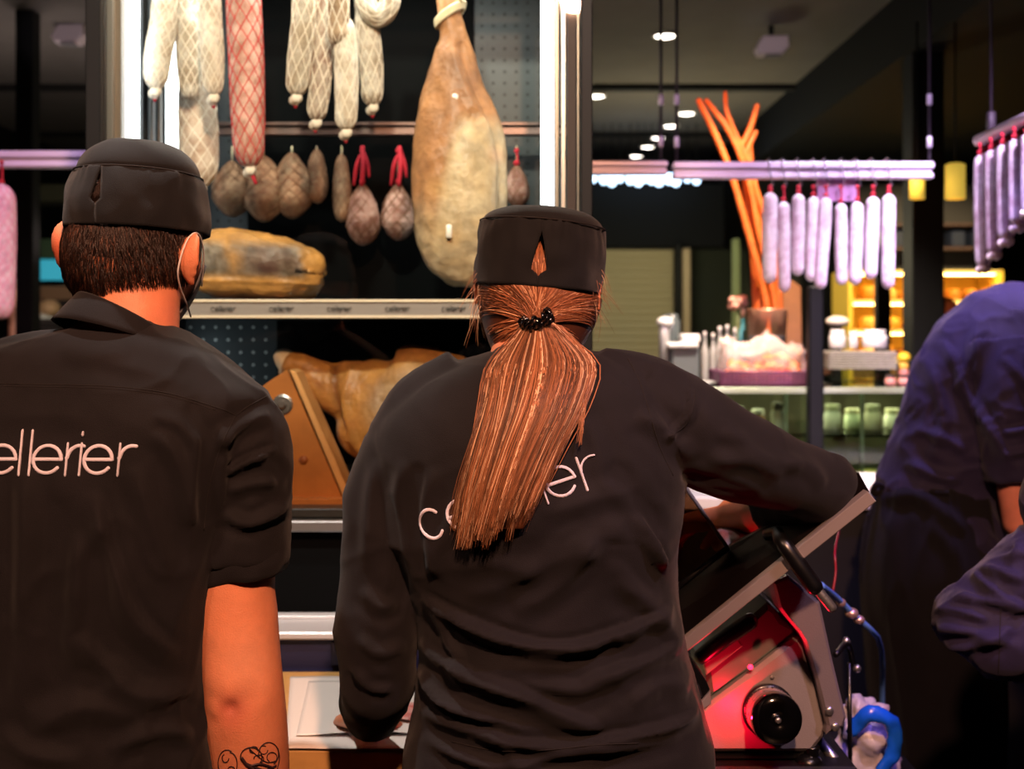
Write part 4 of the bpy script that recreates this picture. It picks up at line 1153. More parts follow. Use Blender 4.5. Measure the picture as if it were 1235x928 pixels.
def salami(name, pts, rpx, Y, cols, net=None, K=10, pitch=.030, label='', cat='sausage', group=None, knot=True, tie=None, cord_to=None, tip_red=False, lump=.03, n=64, m=40, dy=0., origin=None, flat=.9, hook=False, blunt=1):
    """dried sausage hanging by its string; pts top to bottom in pixels at distance Y"""
    path = np.array(pathpx(pts, Y)); r = np.array(rpx)*Y/FPX
    s = spline(np.hstack([path, r[:, None]]), n); p, rr = s[:, :3], s[:, 3].copy()
    L = np.concatenate([[0], np.cumsum(np.linalg.norm(np.diff(p, axis=0), axis=1))])
    k = min(rr.max()*blunt, L[-1]/2.2)
    e0 = np.clip(L/k, 0, 1); e1 = np.clip((L[-1]-L)/k, 0, 1)
    rr = rr*np.sqrt(np.maximum(1-(1-e0)**2, .03))*np.sqrt(np.maximum(1-(1-e1)**2, .03))
    T, A, B = frames(p); th = np.arange(m)*2*PI/m
    def disp(Lv, t):
        if net is None: return 0
        a = K*t/(2*PI)+Lv/pitch; b = K*t/(2*PI)-Lv/pitch
        return (abs(np.sin(PI*a))*abs(np.sin(PI*b)))**.6*.0028-.0010
    R = []
    for i in range(n):
        w = np.array([noise.noise(Vector((math.cos(t)*1.5+Y*9+pts[0][0], math.sin(t)*1.5, L[i]*22)))*lump for t in th])
        rad = rr[i]*(1+w)+disp(L[i], th)*min(1, rr[i]/.01)
        R.append(p[i]+rad[:, None]*(np.cos(th)[:, None]*A[i]+flat*np.sin(th)[:, None]*B[i]))
    VF = loft(np.array(R), True); V = VF[0]
    f = nfield(V, 26, pts[0][0])[:, None]; f2 = nfield(V, 90, 5+pts[0][0], .45, .6)[:, None]
    c = np.array(cols[0])*(1-f)+np.array(cols[1])*f; c = c*(1-.35*f2)+np.array(cols[2] if len(cols) > 2 else cols[1])*.35*f2
    org = p[0] if origin is None else origin
    o = add(name, VF, M_CASING, col=c, origin=org, label=label, cat=cat, group=group)
    if net is not None:
        parts = []
        for j in range(K):
            for sg in (1, -1):
                q = []
                for i in np.linspace(1, n-2, 90):
                    i0 = int(i); fr = i-i0; g = lambda arr: arr[i0]*(1-fr)+arr[min(n-1, i0+1)]*fr
                    t = sg*2*PI/K*(j-g(L)/pitch*1.0)
                    q.append(g(p)+(g(rr)+.0006)*(math.cos(t)*g(A)+flat*math.sin(t)*g(B)))
                parts.append(tube(np.array(q), .0011, 4))
        add('netting', join(*parts), net, o)
    if knot:
        b = p[-1]; d = T[-1]; ps = []
        for i in range(7):
            a = i*2.4; ps.append(ellipsoid(b+d*(.003+.003*(i % 3))+(A[-1]*math.cos(a)+B[-1]*math.sin(a))*.0055, (.0085, .008, .0095), 10, 8))
        ps.append(ellipsoid(b+d*.013+A[-1]*.003, (.006, .006, .007), 10, 8))
        add('knotted_end', join(*ps), mat('white_casing_knot', 'd8cfc0', .7), o)
        if tip_red: add('clip', ellipsoid(b+d*.019+A[-1]*.004, (.004, .004, .005), 10, 8), M_RED, o)
    if tie is not None:
        a0 = p[0]; zt = P(0, tie, Y)[2]
        add('twine', join(stube([a0-T[0]*-.001, a0+[0.002, 0, (zt-a0[2])*.5], (a0[0], a0[1], zt)], .0028, 10, 8), ellipsoid(a0+[0, 0, .006], (.0075, .0075, .007), 12, 8), ellipsoid((a0[0], a0[1], zt), (.006, .005, .007), 10, 8)), M_RED if hook or cord_to is None else M_RED, o)
    if cord_to is not None:
        add('cord', tube([p[0], (p[0][0], cord_to[1], cord_to[2])], .0016, 6), M_STRING, o)
    return o

WHT = [(.80, .76, .68), (.60, .52, .42), (.40, .28, .19)]
GRY = [(.62, .57, .49), (.38, .31, .23), (.22, .14, .09)]
BRW = [(.42, .30, .20), (.20, .11, .06), (.55, .45, .35)]
PNK = [(.70, .42, .36), (.46, .22, .17), (.75, .62, .52)]
Yh = 2.55; RAILZ = 2.36; ct = (0, Yh, RAILZ)
salami('hanging_salami', [(200, -60), (198, 20), (190, 70), (187, 108)], [13, 17, 17, 14], 2.50, WHT, M_NETW, 8, .034, 'white netted salami nearest the bright lamp tubes, its knotted tip pointing left', cord_to=(0, 2.5, RAILZ), tip_red=True)
salami('hanging_salami', [(226, -60), (228, 10), (228, 70), (229, 120)], [12, 16, 16, 11], 2.58, GRY, M_NETW, 8, .034, 'greyish brown netted salami wedged between the two white ones', cord_to=(0, 2.58, RAILZ), knot=False)
salami('hanging_salami', [(252, -60), (254, 20), (256, 70), (257, 116)], [12, 14, 15, 12], 2.50, WHT, M_NETW, 8, .034, 'white netted salami at the right of the left cluster, with a red-tipped knot', cord_to=(0, 2.5, RAILZ), tip_red=True)
salami('hanging_salami', [(238, 60), (238, 120), (240, 180), (242, 226)], [18, 24, 25, 20], 2.66, [(.60, .48, .38), (.40, .27, .19), (.7, .62, .52)], M_NETW, 9, .040, 'long pale brown netted salami hanging behind the capped worker, tip hidden by his cap', cord_to=(0, 2.66, RAILZ))
salami('hanging_salami', [(293, -70), (294, 0), (297, 70), (299, 140), (301, 203)], [22, 24, 24, 23, 19], 2.48, PNK, M_NETR, 9, .040, 'thick pink salami in a red string net, second row from the left', cord_to=(0, 2.48, RAILZ), flat=.85)
add('twine', join(stube([P(302, 200, 2.48), P(305, 213, 2.48), P(309, 222, 2.48)], [.006, .0045, .003], 8, 8)), M_RED, bpy.data.objects['hanging_salami.004'])
salami('white_salami', [(366, -50), (366, 20), (361, 70), (357, 116)], [14, 15, 15, 13], 2.50, GRY, M_NETW, 7, .05, 'white mould-covered salami at the left of the middle cluster', cord_to=(0, 2.5, RAILZ), tip_red=True)
salami('white_salami', [(392, -50), (390, 40), (386, 100), (381, 146)], [13, 14, 14, 12], 2.53, [(.40, .32, .26), (.24, .14, .10), (.55, .5, .42)], M_NETW, 7, .05, 'brownish mottled salami, second from the left in the middle cluster', cord_to=(0, 2.53, RAILZ), tip_red=True)
salami('white_salami', [(414, 20), (417, 60), (418, 110), (417, 158)], [12, 15, 15, 13], 2.47, WHT, M_NETW, 7, .05, 'longest white salami of the middle cluster, its knot lowest of all', cord_to=(0, 2.47, RAILZ), tip_red=True)
salami('white_salami', [(440, -30), (443, 30), (448, 80), (449, 128)], [13, 15, 15, 13], 2.55, GRY, M_NETW, 7, .05, 'white salami at the right of the middle cluster under the curved one', cord_to=(0, 2.55, RAILZ), tip_red=True)
salami('white_salami', [(408, -50), (408, 0), (408, 55)], [13, 14, 14], 2.46, BRW, M_NETW, 7, .05, 'short grey-brown salami end in front of the middle cluster', cord_to=(0, 2.46, RAILZ), knot=False)
salami('curved_sausage', [(436, -40), (440, 0), (455, 20), (470, 4), (474, -40)], [13, 13, 14, 13, 12], 2.52, GRY, M_NETW, 7, .05, 'horseshoe-shaped curved sausage at the top of the middle cluster', knot=False)

# back row, hung on the rail put in for a reflected one
YR = 2.85
for i, (x, y0, y1, w, c, l) in enumerate((
        (280, 194, 262, 27, BRW, 'blurred brown netted ham bag furthest left in the back row'), (318, 188, 268, 28, BRW, 'second blurred brown netted ham bag in the back row, behind the red-netted salami'), (352, 184, 264, 25, BRW, 'third blurred brown netted ham bag in the back row'),
        (382, 180, 246, 13, BRW, 'narrow brown pear-shaped sausage in the back row, left of the pale one'), (412, 186, 268, 12, BRW, 'slim pale brown sausage in the middle of the back row'))):
    salami('back_row_salami', [(x, y0), (x, (y0*2+y1)/3), (x+1, (y0+y1*2)/3), (x, y1)], [w*.45, w*.85, w, w*.7], YR, [(.30, .17, .10), (.14, .07, .04), (.3, .22, .14)], mat('brown_string_net', '6d4a34', .8), 8, .03, l, group='back row meats on the inner rail', knot=False, tie=None, cord_to=(0, YR, 1.975), n=50, m=32, lump=.16)
for i, (x, y0, y1, w, l) in enumerate(((437, 222, 296, 22, 'pinkish netted salami with red twine, left one of the red-tied pair in the back row'), (480, 222, 290, 23, 'pinkish netted salami with red twine, right one of the pair, beside the big ham'), (623, 200, 250, 16, 'pinkish netted salami right of the big hanging ham'))):
    salami('back_row_salami', [(x, y0), (x, (y0*2+y1)/3), (x+1, (y0+y1*2)/3), (x, y1)], [w*.4, w*.8, w, w*.75], YR, [(.40, .24, .20), (.20, .09, .07), (.45, .35, .3)], mat('brown_string_net', '6d4a34', .8), 8, .03, l, group='back row meats on the inner rail', knot=False, tie=182, cord_to=(0, YR, 1.975), n=50, m=32, lump=.16)
    o = bpy.context.scene.objects[-1] if False else None
def bow(x, y, label_parent):
    c = P(x, y, YR-.02); ps = []
    for s in (-1, 1): ps.append(stube([c, c+[s*.02, -.008, .018], c+[s*.034, 0, .004], c+[s*.018, .004, -.010], c], [.004, .007, .008, .006, .004], 14, 8, flat=.5))
    ps.append(stube([c, c+[.004, 0, -.03], c+[-.002, 0, -.06]], [.006, .007, .006], 8, 8)); return join(*ps)
for nm, x in (('back_row_salami.005', 437), ('back_row_salami.006', 482)):
    c = P(x, 214, YR-.03); add('red_ribbon', join(stube([c+[0, 0, .07], c+[.003, -.003, .03], c+[-.002, 0, -.02]], [.010, .013, .008], 12, 10, flat=.5), stube([c+[-.004, 0, .05], c+[-.013, 0, .025], c+[-.020, .004, -.018]], [.008, .010, .006], 10, 10, flat=.5), stube([c+[.004, 0, .055], c+[.012, 0, .03], c+[.015, .004, .0]], [.008, .009, .006], 10, 10, flat=.5)), M_RED, bpy.data.objects[nm])

# ---- the big hanging ham
def big_ham():
    Y = 2.50; rows = [(-60, 534, 546, .016), (-35, 530, 548, .020), (-5, 526, 552, .024), (22, 527, 557, .026), (45, 530, 563, .028), (65, 523, 570, .034), (100, 512, 584, .046), (150, 501, 605, .062), (200, 496, 612, .075), (250, 496, 612, .080), (290, 501, 606, .074), (318, 514, 594, .058), (336, 532, 580, .038), (345, 548, 568, .014)]
    r = spline([list(map(float, q)) for q in rows], 120); R = []
    m = 72; a = np.arange(m)*2*PI/m
    for y, xl, xr, hd in r:
        c = P((xl+xr)/2, y, Y); rx = (xr-xl)/2*Y/FPX
        R.append(np.stack([c[0]+rx*np.cos(a), c[1]+hd*np.sin(a), np.full(m, c[2])], 1))
    V, Fc = loft(np.array(R), True)
    N = normals(V, Fc if isinstance(Fc, list) else Fc.tolist())
    h = np.array([noise.fractal(Vector((v[0]*16, v[1]*16, v[2]*9)), 1., 2., 4) for v in V]); V = V+N*(h*.006)[:, None]
    px = V[:, 0]*FPX/Y+CX; py = HY-(V[:, 2]-CZ)*FPX/Y
    # raised rind edges and the hollow of the cut face
    def ridge(pts, w, am):
        q = spline(pts, 40); d, t, sd = polydist(px, py, q); return am*np.exp(-(d/w)**2)*(V[:, 1] < Y+.01)
    H = ridge([(556, 60), (575, 110), (597, 160), (606, 210), (604, 260)], 5, .008)+ridge([(556, 120), (562, 135), (575, 150)], 4, .003)+ridge([(534, 205), (545, 180), (562, 150), (582, 142)], 5, .006)+ridge([(548, 70), (562, 110), (585, 150), (598, 200)], 4, -.004)
    H += ridge([(500, 260), (510, 225), (522, 210), (535, 205), (525, 235), (515, 300)], 4, .004)+ridge([(516, 265), (522, 280), (516, 292)], 8, -.004)+ridge([(560, 300), (575, 310), (590, 290)], 8, .003)
    V = V+N*H[:, None]
    g = lambda a: np.clip(a, 0, 1)[:, None]
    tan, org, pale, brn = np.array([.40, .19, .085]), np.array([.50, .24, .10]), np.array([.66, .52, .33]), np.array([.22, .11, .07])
    n1 = nfield(V, 14, 3)[:, None]; n2 = nfield(V, 40, 8, .4, .6)[:, None]
    c = tan*(1-n1)+org*n1
    face = g(((px-534)-(200-py)*.22)/16)*g((py-138)/26)*g((V[:, 1] < Y)*1.)
    low = g((py-235)/50); face = np.maximum(face, low*.8)
    c = c*(1-face)+(pale*(.85+.15*n1))*face; c = c*(1-.35*n2*face)+brn*.0+np.array([.55, .38, .18])*.35*n2*face
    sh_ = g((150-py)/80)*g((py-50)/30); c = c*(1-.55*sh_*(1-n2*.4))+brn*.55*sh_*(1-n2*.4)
    for (x_, y_, r_, cc, am) in ((520, 275, 9, (.45, .26, .10), .6), (600, 190, 10, (.72, .40, .25), .6), (575, 250, 14, (.80, .70, .5), .5), (545, 290, 12, (.6, .36, .15), .45), (590, 310, 12, (.82, .74, .58), .5), (528, 230, 12, (.66, .40, .16), .5)):
        k = (am*np.exp(-(((px-x_)/r_)**2+((py-y_)/r_)**2)))[:, None]; c = c*(1-k)+np.array(cc)*k
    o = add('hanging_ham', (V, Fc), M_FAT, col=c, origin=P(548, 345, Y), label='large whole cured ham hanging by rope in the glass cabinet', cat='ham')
    rp = [join(*[tube(P(543, 18, Y)+np.stack([(.028+.001*k)*np.cos(a), (.033)*np.sin(a), .012*np.cos(a)*(1.6)+.005*k], 1), .0045, 8, loop=True) for k in (-1, 0, 1)])]
    rp.append(stube([P(556, 6, Y)+[0, -.03, 0], P(558, -30, Y), P(548, -80, Y), (P(548, 0, Y)[0], Y, RAILZ)], .0045, 16, 8))
    add('rope', join(*rp), M_STRING, o)
    add('lead_seal', box(P(544, 283, Y)-[0, .082, 0], (.011, .004, .026), .0015), mat('white_tag', 'f2efe8', .4), o, label='small white tag on the fat')
    add('lead_seal', box(P(550, 124, Y)-[0, .052, 0], (.012, .004, .015), .0015, rotm('y', .3)), mat('white_tag', 'f2efe8', .4), o, label='small white tag near the hock')
big_ham()

# ---- pressed speck ham lying on the shelf
def speck():
    Y = 2.60; z0 = P(0, 361, 2.52)[2]+.001
    c0 = P(310, 318, Y); V, Fc = ellipsoid((0, 0, 0), (.142, .085, .071), 96, 64, p=.55)
    x, y, z = V.T.copy(); u = x/.142
    z = z*(1-.12*np.clip(u, 0, 1)**2)+(-.004-.014*u)*(z > 0)
    V = np.stack([x, y, z], 1); N = normals(V, Fc)
    h = np.array([noise.fractal(Vector(v)*14+Vector((4, 0, 0)), 1., 2., 5) for v in V]); V = V+N*(h*.010)[:, None]
    hollow = np.exp(-((V[:, 0]-.035)/.06)**2-((V[:, 2]-.008)/.028)**2)*(V[:, 1] < 0); V = V+N*(-.012*hollow)[:, None]
    groove = np.exp(-((V[:, 2]+.035)/.004)**2)*(V[:, 1] < 0); V = V-N*(.003*groove)[:, None]
    V[:, 2] = np.maximum(V[:, 2], -.068)
    n1 = nfield(V, 16, 2)[:, None]; n2 = nfield(V, 55, 9, .4, .6)[:, None]
    fat, grey, red = np.array([.58, .29, .075]), np.array([.13, .10, .065]), np.array([.10, .045, .035])
    zz = V[:, 2][:, None]
    core = np.clip((.052-zz)/.02, 0, 1)*np.clip((zz+.034)/.016, 0, 1)*np.clip((.118-V[:, 0][:, None])/.02+n1*.6-.3, 0, 1)
    cc = grey*(1-n2)+np.array([.30, .25, .19])*n2; k = np.clip(hollow[:, None]*1.6, 0, 1)*(.5+.5*n1); cc = cc*(1-k)+red*k
    band = np.exp(-((V[:, 0]+.028+.4*V[:, 2])/.012)**2)[:, None]; cc = cc*(1-.7*band)+fat*.7*band
    c = (fat*(.8+.3*n1))*(1-core)+cc*core
    low = np.clip((-.058-zz)/.008, 0, 1); c = c*(1-low)+np.array([.32, .10, .03])*low
    V = V@rotm('y', .03).T+[c0[0], Y, z0+.070]
    add('speck_ham', (V, Fc), M_FAT, col=c, label='pressed boneless cured ham with yellow fat lying on the cabinet shelf', cat='ham')
speck()

# ---- ham clamped on the wooden stand
def stand_ham():
    Y = 2.55; path = [(346, 440, 15), (362, 447, 20), (392, 462, 27), (425, 474, 42), (455, 490, 68), (490, 498, 83), (530, 508, 82), (570, 525, 66), (600, 540, 36), (612, 545, 10)]
    s = spline([list(P(a, b, Y+.02))+[r*Y/FPX] for a, b, r in path], 90); T, A, B = frames(s[:, :3]); m = 64; th = np.arange(m)*2*PI/m
    L = np.linspace(0, 1, 90); R = [s[i, :3]+s[i, 3]*(np.cos(th)[:, None]*A[i]+(.95-.35*min(1, L[i]*2.2))*np.sin(th)[:, None]*B[i]) for i in range(90)]
    V, Fc = loft(np.array(R), True); N = normals(V, Fc)
    h = np.array([noise.fractal(Vector(v)*13, 1., 2., 4) for v in V]); V = V+N*(h*.007)[:, None]
    px = V[:, 0]*FPX/Y+CX; py = HY-(V[:, 2]-CZ)*FPX/Y
    def R_(pts, w, am):
        d, t, sd = polydist(px, py, spline(pts, 40)); return am*np.exp(-(d/w)**2)*(V[:, 1] < Y+.02)
    H = R_([(404, 440), (405, 470), (412, 500), (420, 520)], 5, -.010)+R_([(425, 445), (418, 480), (424, 520), (448, 560)], 6, .008)+R_([(380, 470), (395, 500), (420, 545)], 8, .004)
    V = V+N*H[:, None]
    n1 = nfield(V, 14, 3)[:, None]; n2 = nfield(V, 50, 8, .4, .6)[:, None]; g = lambda a: np.clip(a, 0, 1)[:, None]
    org, brn, mould = np.array([.70, .36, .09]), np.array([.30, .12, .04]), np.array([.50, .45, .34])
    c = org*(.8+.3*n1)
    k = R_([(370, 450), (392, 470), (405, 510)], 20, 1.)[:, None]*(.4+.6*n1); c = c*(1-k)+brn*k
    k = R_([(404, 440), (405, 470), (412, 500)], 5, .8)[:, None]; c = c*(1-k)+np.array([.15, .05, .02])*k
    k = g(1.55-np.sqrt(((px-505)/62)**2+((py-492)/52)**2)*1.35)*(.75+.25*n1); mm = mould*(1-n2)+np.array([.22, .19, .14])*n2; c = c*(1-k)+mm*k
    o = add('cured_ham', (V, Fc), M_FAT, col=c, label='whole cured ham clamped in the wooden stand, orange fat with grey mould', cat='ham')
    q = P(342, 437, Y+.02); add('hoof', (lambda vf: vf)(stube([P(350, 441, Y+.02), q+[-.002, 0, .002], P(334, 438, Y+.02)], [.027, .026, .017], 10, 20)), mat('pale_bone', 'd9c9a8', .5), o)
stand_ham()
def ham_stand():
    Y0 = 2.46; M_WOOD = mat('varnished_pine', 'c07a40', .35, noise_=(5, .35), bump=(60, .3, (1, 1, .06)), coat=.2)
    o = empty('ham_stand', P(390, 602, Y0+.05), 'wooden ham stand with slanted pine boards and steel screw', 'ham stand')
    add('upright_board', ppoly([(316, 466), (346, 446), (414, 602), (330, 602)], Y0, Y0+.035, .002), M_WOOD, o, smooth=False)
    add('support_board', ppoly([(349, 446), (357, 449), (423, 599), (415, 603)], Y0-.012, Y0+.085, .002), mat('pale_pine_edge', 'dda66a', .45, noise_=(8, .2)), o, smooth=False)
    add('brace', ppoly([(381, 512), (392, 519), (424, 600), (414, 603)], Y0+.02, Y0+.075, .002), mat('pale_pine_edge', 'dda66a'), o, smooth=False)
    add('base_board', box(*bb(P(250, 601, 2.44), P(447, 611, 2.44)+np.array([0, .40, 0])), .003), M_WOOD, o, smooth=False)
    c = P(341, 488, Y0); s_ = add('screw', join(lathe([(.020, 0), (.020, -.003), (.016, -.005), (.004, -.005)], c, 28, 'y'), lathe([(.009, -.004), (.009, -.012), (.006, -.015), (.001, -.015)], c, 6, 'y')), M_STEEL, o, smooth=False)
    add('dowel', lathe([(.009, 0), (.009, -.0015), (.001, -.002)], P(366, 555, Y0), 20, 'y'), mat('knot_wood', '8a4a20', .5), o)
ham_stand()

# ---- thin white sausages on the right-hand rail
WV = [(.80, .74, .80), (.66, .52, .60), (.9, .86, .9)]
NINE = ((929, 928, 10, 232, 342, 'at the left end of the nine on the rail'), (945, 946, 8.5, 243, 353, 'second from the left on the rail, its tip lowest'), (963, 962, 9, 234, 333, 'third from the left on the rail, shortest with the highest tip'),
        (981, 978, 8.8, 237, 340, 'fourth from the left on the rail, partly behind the fifth'), (996, 989, 9, 238, 349, 'fifth from the left on the rail, leaning left'), (1014, 1015, 8.6, 245, 344, 'sixth from the left on the rail, right of the gap'),
        (1034, 1031, 8.8, 243, 344, 'seventh from the left on the rail'), (1053, 1050, 9.4, 237, 337, 'eighth from the left on the rail, with twisted creases'), (1072, 1071, 9.3, 234, 349, 'at the right end of the nine on the rail'))
for i, (xt, xb, r, y0, y1, l) in enumerate(NINE):
    Y = 3.47+(.02 if i in (3, 5) else 0)
    o = salami('hanging_sausage', [(xt, y0), (xt*.7+xb*.3, y0*.66+y1*.34), (xt*.3+xb*.7, y0*.33+y1*.67), (xb, y1)], [r*.95, r, r*.98, r*.9], Y, WV, None, label='white dried sausage '+l, group='white dried sausages on the lilac rail', knot=False, tie=226, n=44, m=24, lump=.06)
    t = P(xt, 0, Y); zt = P(0, 226, Y)[2]; zr = P(0, 196, 3.5)[2]
    add('hook', stube([(t[0], Y, zt), (t[0]+.008, Y-.002, zt+.008), (t[0]+.003, 3.465, zt+.02), (t[0]-.004, 3.462, zr-.02), (t[0], 3.475, zr+.006), (t[0], 3.5, zr+.010), (t[0], 3.535, zr+.002)], .0018, 28, 8), M_HOOK, o)
pc = add('price_card', box(*bb(P(986, 214, 3.52), P(1033, 243, 3.52)+np.array([0, .002, 0])), .0008), mat('lilac_card', 'c79ac8', .6), smooth=False, label='blank lilac price card hanging from the rail behind the white sausages', cat='card')
# the bunch at the far right, on a rail that comes towards the camera
ra, rb = P(1180, 170, 3.3), P(1330, 100, 2.75)
o = empty('hanging_rail', ra, 'slanting rail at the right edge carrying a dense bunch of sausages', 'hanging rail')
add('beam', tube([ra, rb], .016, 16), M_LILAC, o)
for f, px in ((.12, 1197), (.9, 0)):
    q = ra*(1-f)+rb*f; add('rod', join(tube([q, (q[0], q[1], 2.99 if q[0] < 1.6 else 2.73)], .004, 8), box(q+[0, 0, .035], (.02, .02, .05), .003)), mat('dull_violet_rod', '4a3f4e'), o)
words_ = ('leftmost', 'second from left', 'third from left', 'fourth from left', 'fifth from left', 'sixth from left', 'seventh from left', 'eighth from left', 'ninth from left', 'tenth from left', 'eleventh from left', 'twelfth from left')
for i in range(12):
    f = .02+.052*i; q = ra*(1-f)+rb*f; Y = q[1]; x = CX+q[0]*FPX/Y; y = HY-(q[2]-CZ)*FPX/Y; back = i % 2
    Yq = Y+(.03 if back else -.03)
    salami('hanging_thin_sausage', [(x-1, y+18), (x, y+60), (x+1, y+110), (x, y+153-5*i+(8 if back else 0))], [7.5, 9, 9, 7], Yq, [(.70, .62, .68), (.52, .38, .44), (.85, .8, .85)], None, label='thin white sausage in the bunch at right edge, '+words_[i], group='bunch of sausages at the right edge', knot=True, tie=y+6, n=36, m=20, lump=.05)
# pink netted salami at the left edge
salami('hanging_salami', [(2, 222), (1, 270), (0, 330), (2, 386)], [16, 19, 19, 14], 3.36, [(.78, .55, .66), (.62, .36, .48), (.85, .7, .8)], M_NETP, 10, .035, 'large pink netted salami cut by the left edge of the frame', knot=False, tie=196, n=60)
# ================================================================ glass ham cabinet and its worktop
cab = empty('display_cabinet', (-.32, 2.65, 0), 'tall lit glass cabinet with black frame holding hams and salamis', 'cabinet')
C = lambda name, vf, m, smooth=False, parent=None, **k: add(name, vf, m, parent or cab, smooth=smooth, **k)
Yg, Yk = 2.35, 2.98; xl, xr = P(107, 0, Yg)[0], P(714, 0, Yg)[0]; ztop = 2.42; zb = P(0, 628, Yg)[2]; zl = P(0, 740, Yg)[2]
M_LED = mat('lit_tube', 'ffffff', .5, emit='f4f8ff', estr=6.)
M_PERF = dots_mat('perforated_steel', '2b2e30', '050506', .0275, .0038, .45, .6)
M_PERF2 = dots_mat('perforated_steel_pale_holes', '2e3538', 'a8b0ae', .0300, .0034, .42, .6)
C('frame_stile', box(*bb((xl, Yg-.02, 0), (P(125, 0, Yg)[0], Yg+.02, ztop)), .002), M_BFRAME)
C('frame_stile', box(*bb((P(700, 0, Yg)[0], Yg-.02, 0), (xr, Yg+.02, ztop)), .002), M_BFRAME)
C('top_panel', box(*bb((xl, Yg-.02, ztop), (xr, Yk+.04, ztop+.05)), .003), M_BFRAME)
C('base_panel', box(*bb((xl+.01, Yg+.02, 0), (xr-.01, Yk, zb-.02)), .003), mat('matt_black_panel', '050607', .9, spec=.05))
C('side_panel', box(*bb((xl, Yg+.02, zb), (xl+.012, Yk, ztop)), .001), M_BFRAME)
C('side_panel', box(*bb((xr-.012, Yg+.02, zb), (xr, Yk, ztop)), .001), M_BFRAME)
zs1, zs0 = P(0, 362, 2.42)[2], P(0, 384, 2.42)[2]
C('back_panel', box(*bb((xl, Yk, zs1), (xr, Yk+.02, ztop)), .001), M_PERF)
C('back_panel', box(*bb((xl, Yk, zb-.02), (xr, Yk+.02, zs1)), .001), M_PERF2)
# dark glazed strip in the middle of the back
C('back_glass', box(*bb((P(300, 0, Yk)[0], Yk-.012, zs1), (P(572, 0, Yk)[0], Yk-.002, ztop)), .001), mat('black_mirror_glass', '020304', .6, spec=.05))
C('back_glass', box(*bb((P(335, 0, Yk)[0], Yk-.012, zb+.04), (P(600, 0, Yk)[0], Yk-.002, zs0)), .001), mat('black_mirror_glass'))
# lining of side walls with aluminium profiles
for i, (x0, x1, Y, d, m) in enumerate(((127, 136, 2.372, .02, M_ALU), (138, 146, 2.385, .03, mat('bronze_profile', '6d6257', .4, metal=.6)), (172, 176, 2.60, .02, M_BFRAME), (181, 184, 2.62, .02, M_ALU), (190, 193, 2.64, .02, mat('bronze_profile', '6d6257')))):
    a, b = P(x0, 0, Y), P(x1, 0, Y); C('profile', box(*bb((a[0], Y, zb), (b[0], Y+d, ztop)), .001), m)
C('side_lining', box(*bb((xl+.012, Yg+.12, zb), (xl+.018, Yk, ztop)), 0), mat('grey_lining', '2a2c2e', .5, metal=.3))
for i, (x0, x1, Y, d, m) in enumerate(((669, 674, 2.42, .02, M_ALU), (677, 682, 2.44, .02, M_STEEL), (684, 695, 2.40, .02, mat('mauve_profile', '3a2826', .7)), (696, 698.5, 2.37, .01, M_ALU))):
    a, b = P(x0, 0, Y), P(x1, 0, Y); C('profile', box(*bb((a[0], Y, zb), (b[0], Y+d, ztop)), .001), m)
for px, Y, r_ in ((158.5, 2.44, .0155), (207.5, 2.72, .0135), (660, 2.46, .0125)):
    x = P(px, 0, Y)[0]; t = C('lamp_tube', tube([(x, Y, zs1+.05), (x, Y, ztop-.03)], r_, 16), M_LED, True)
    for z in (zs1+.03, ztop-.03): C('cap', tube([(x, Y, z), (x, Y, z+.025)], r_+.002, 16), M_ALU, False, t)
for px, Y, r_ in ((158.5, 2.44, .012), (207.5, 2.80, .010)):
    x = P(px, 0, Y)[0]; t = C('lamp_tube', tube([(x, Y, zb+.06), (x, Y, zs0-.03)], r_, 16), M_LED, True)
# hanging rail on top (just out of view), solid rail put in for a reflected one
C('top_rail', tube([(xl+.02, 2.52, 2.365), (xr-.02, 2.52, 2.365)], .012, 14), M_STEEL, True)
zr = P(0, 155, 2.85)[2]
C('reflected_rail', join(box(*bb((P(248, 0, 2.85)[0], 2.84, zr-.016), (xr-.02, 2.87, zr+.002)), .002), box(*bb((P(248, 0, 2.85)[0], 2.83, zr+.004), (xr-.02, 2.86, zr+.012)), .002)), mat('reflected_rail_metal', '6b5650', .35, metal=.7))
# shelf with its printed price strip
sh_ = C('shelf', box(*bb((xl+.02, 2.44, zs0+.012), (xr-.03, Yk-.015, zs1-.003)), .002), mat('shelf_steel', '8a8d8f', .35, metal=.6))
stp = C('shelf_strip', box(*bb((P(212, 0, 2.42)[0], 2.415, zs0), (P(670, 0, 2.42)[0], 2.44, zs1)), .002), mat('pale_strip', '8f8987', .5), parent=sh_)
for z in (zs1-.002, zs0+.0025): C('shelf_edging', box(*bb((P(212, 0, 2.42)[0], 2.411, z-.0028), (P(670, 0, 2.42)[0], 2.416, z+.0028)), .001), mat('cream_edging', 'e6d9c4', .5), parent=sh_)
ps = []
for px in (270, 340, 410, 480, 548, 618):
    c = P(px-13, 376, 2.414)
    for ch, ux in WORD:
        for st in glyph(ch):
            pts = [c+np.array([(ux+.98+a*.95)*.0084, -.0015, b_*.0085]) for a, b_ in st]
            ps.append(tube(np.array(pts), .0007, 5))
C('printed_word', join(*ps), mat('grey_print', '3c3a3d', .6), parent=stp, label='grey cellerier lettering repeated along the strip')
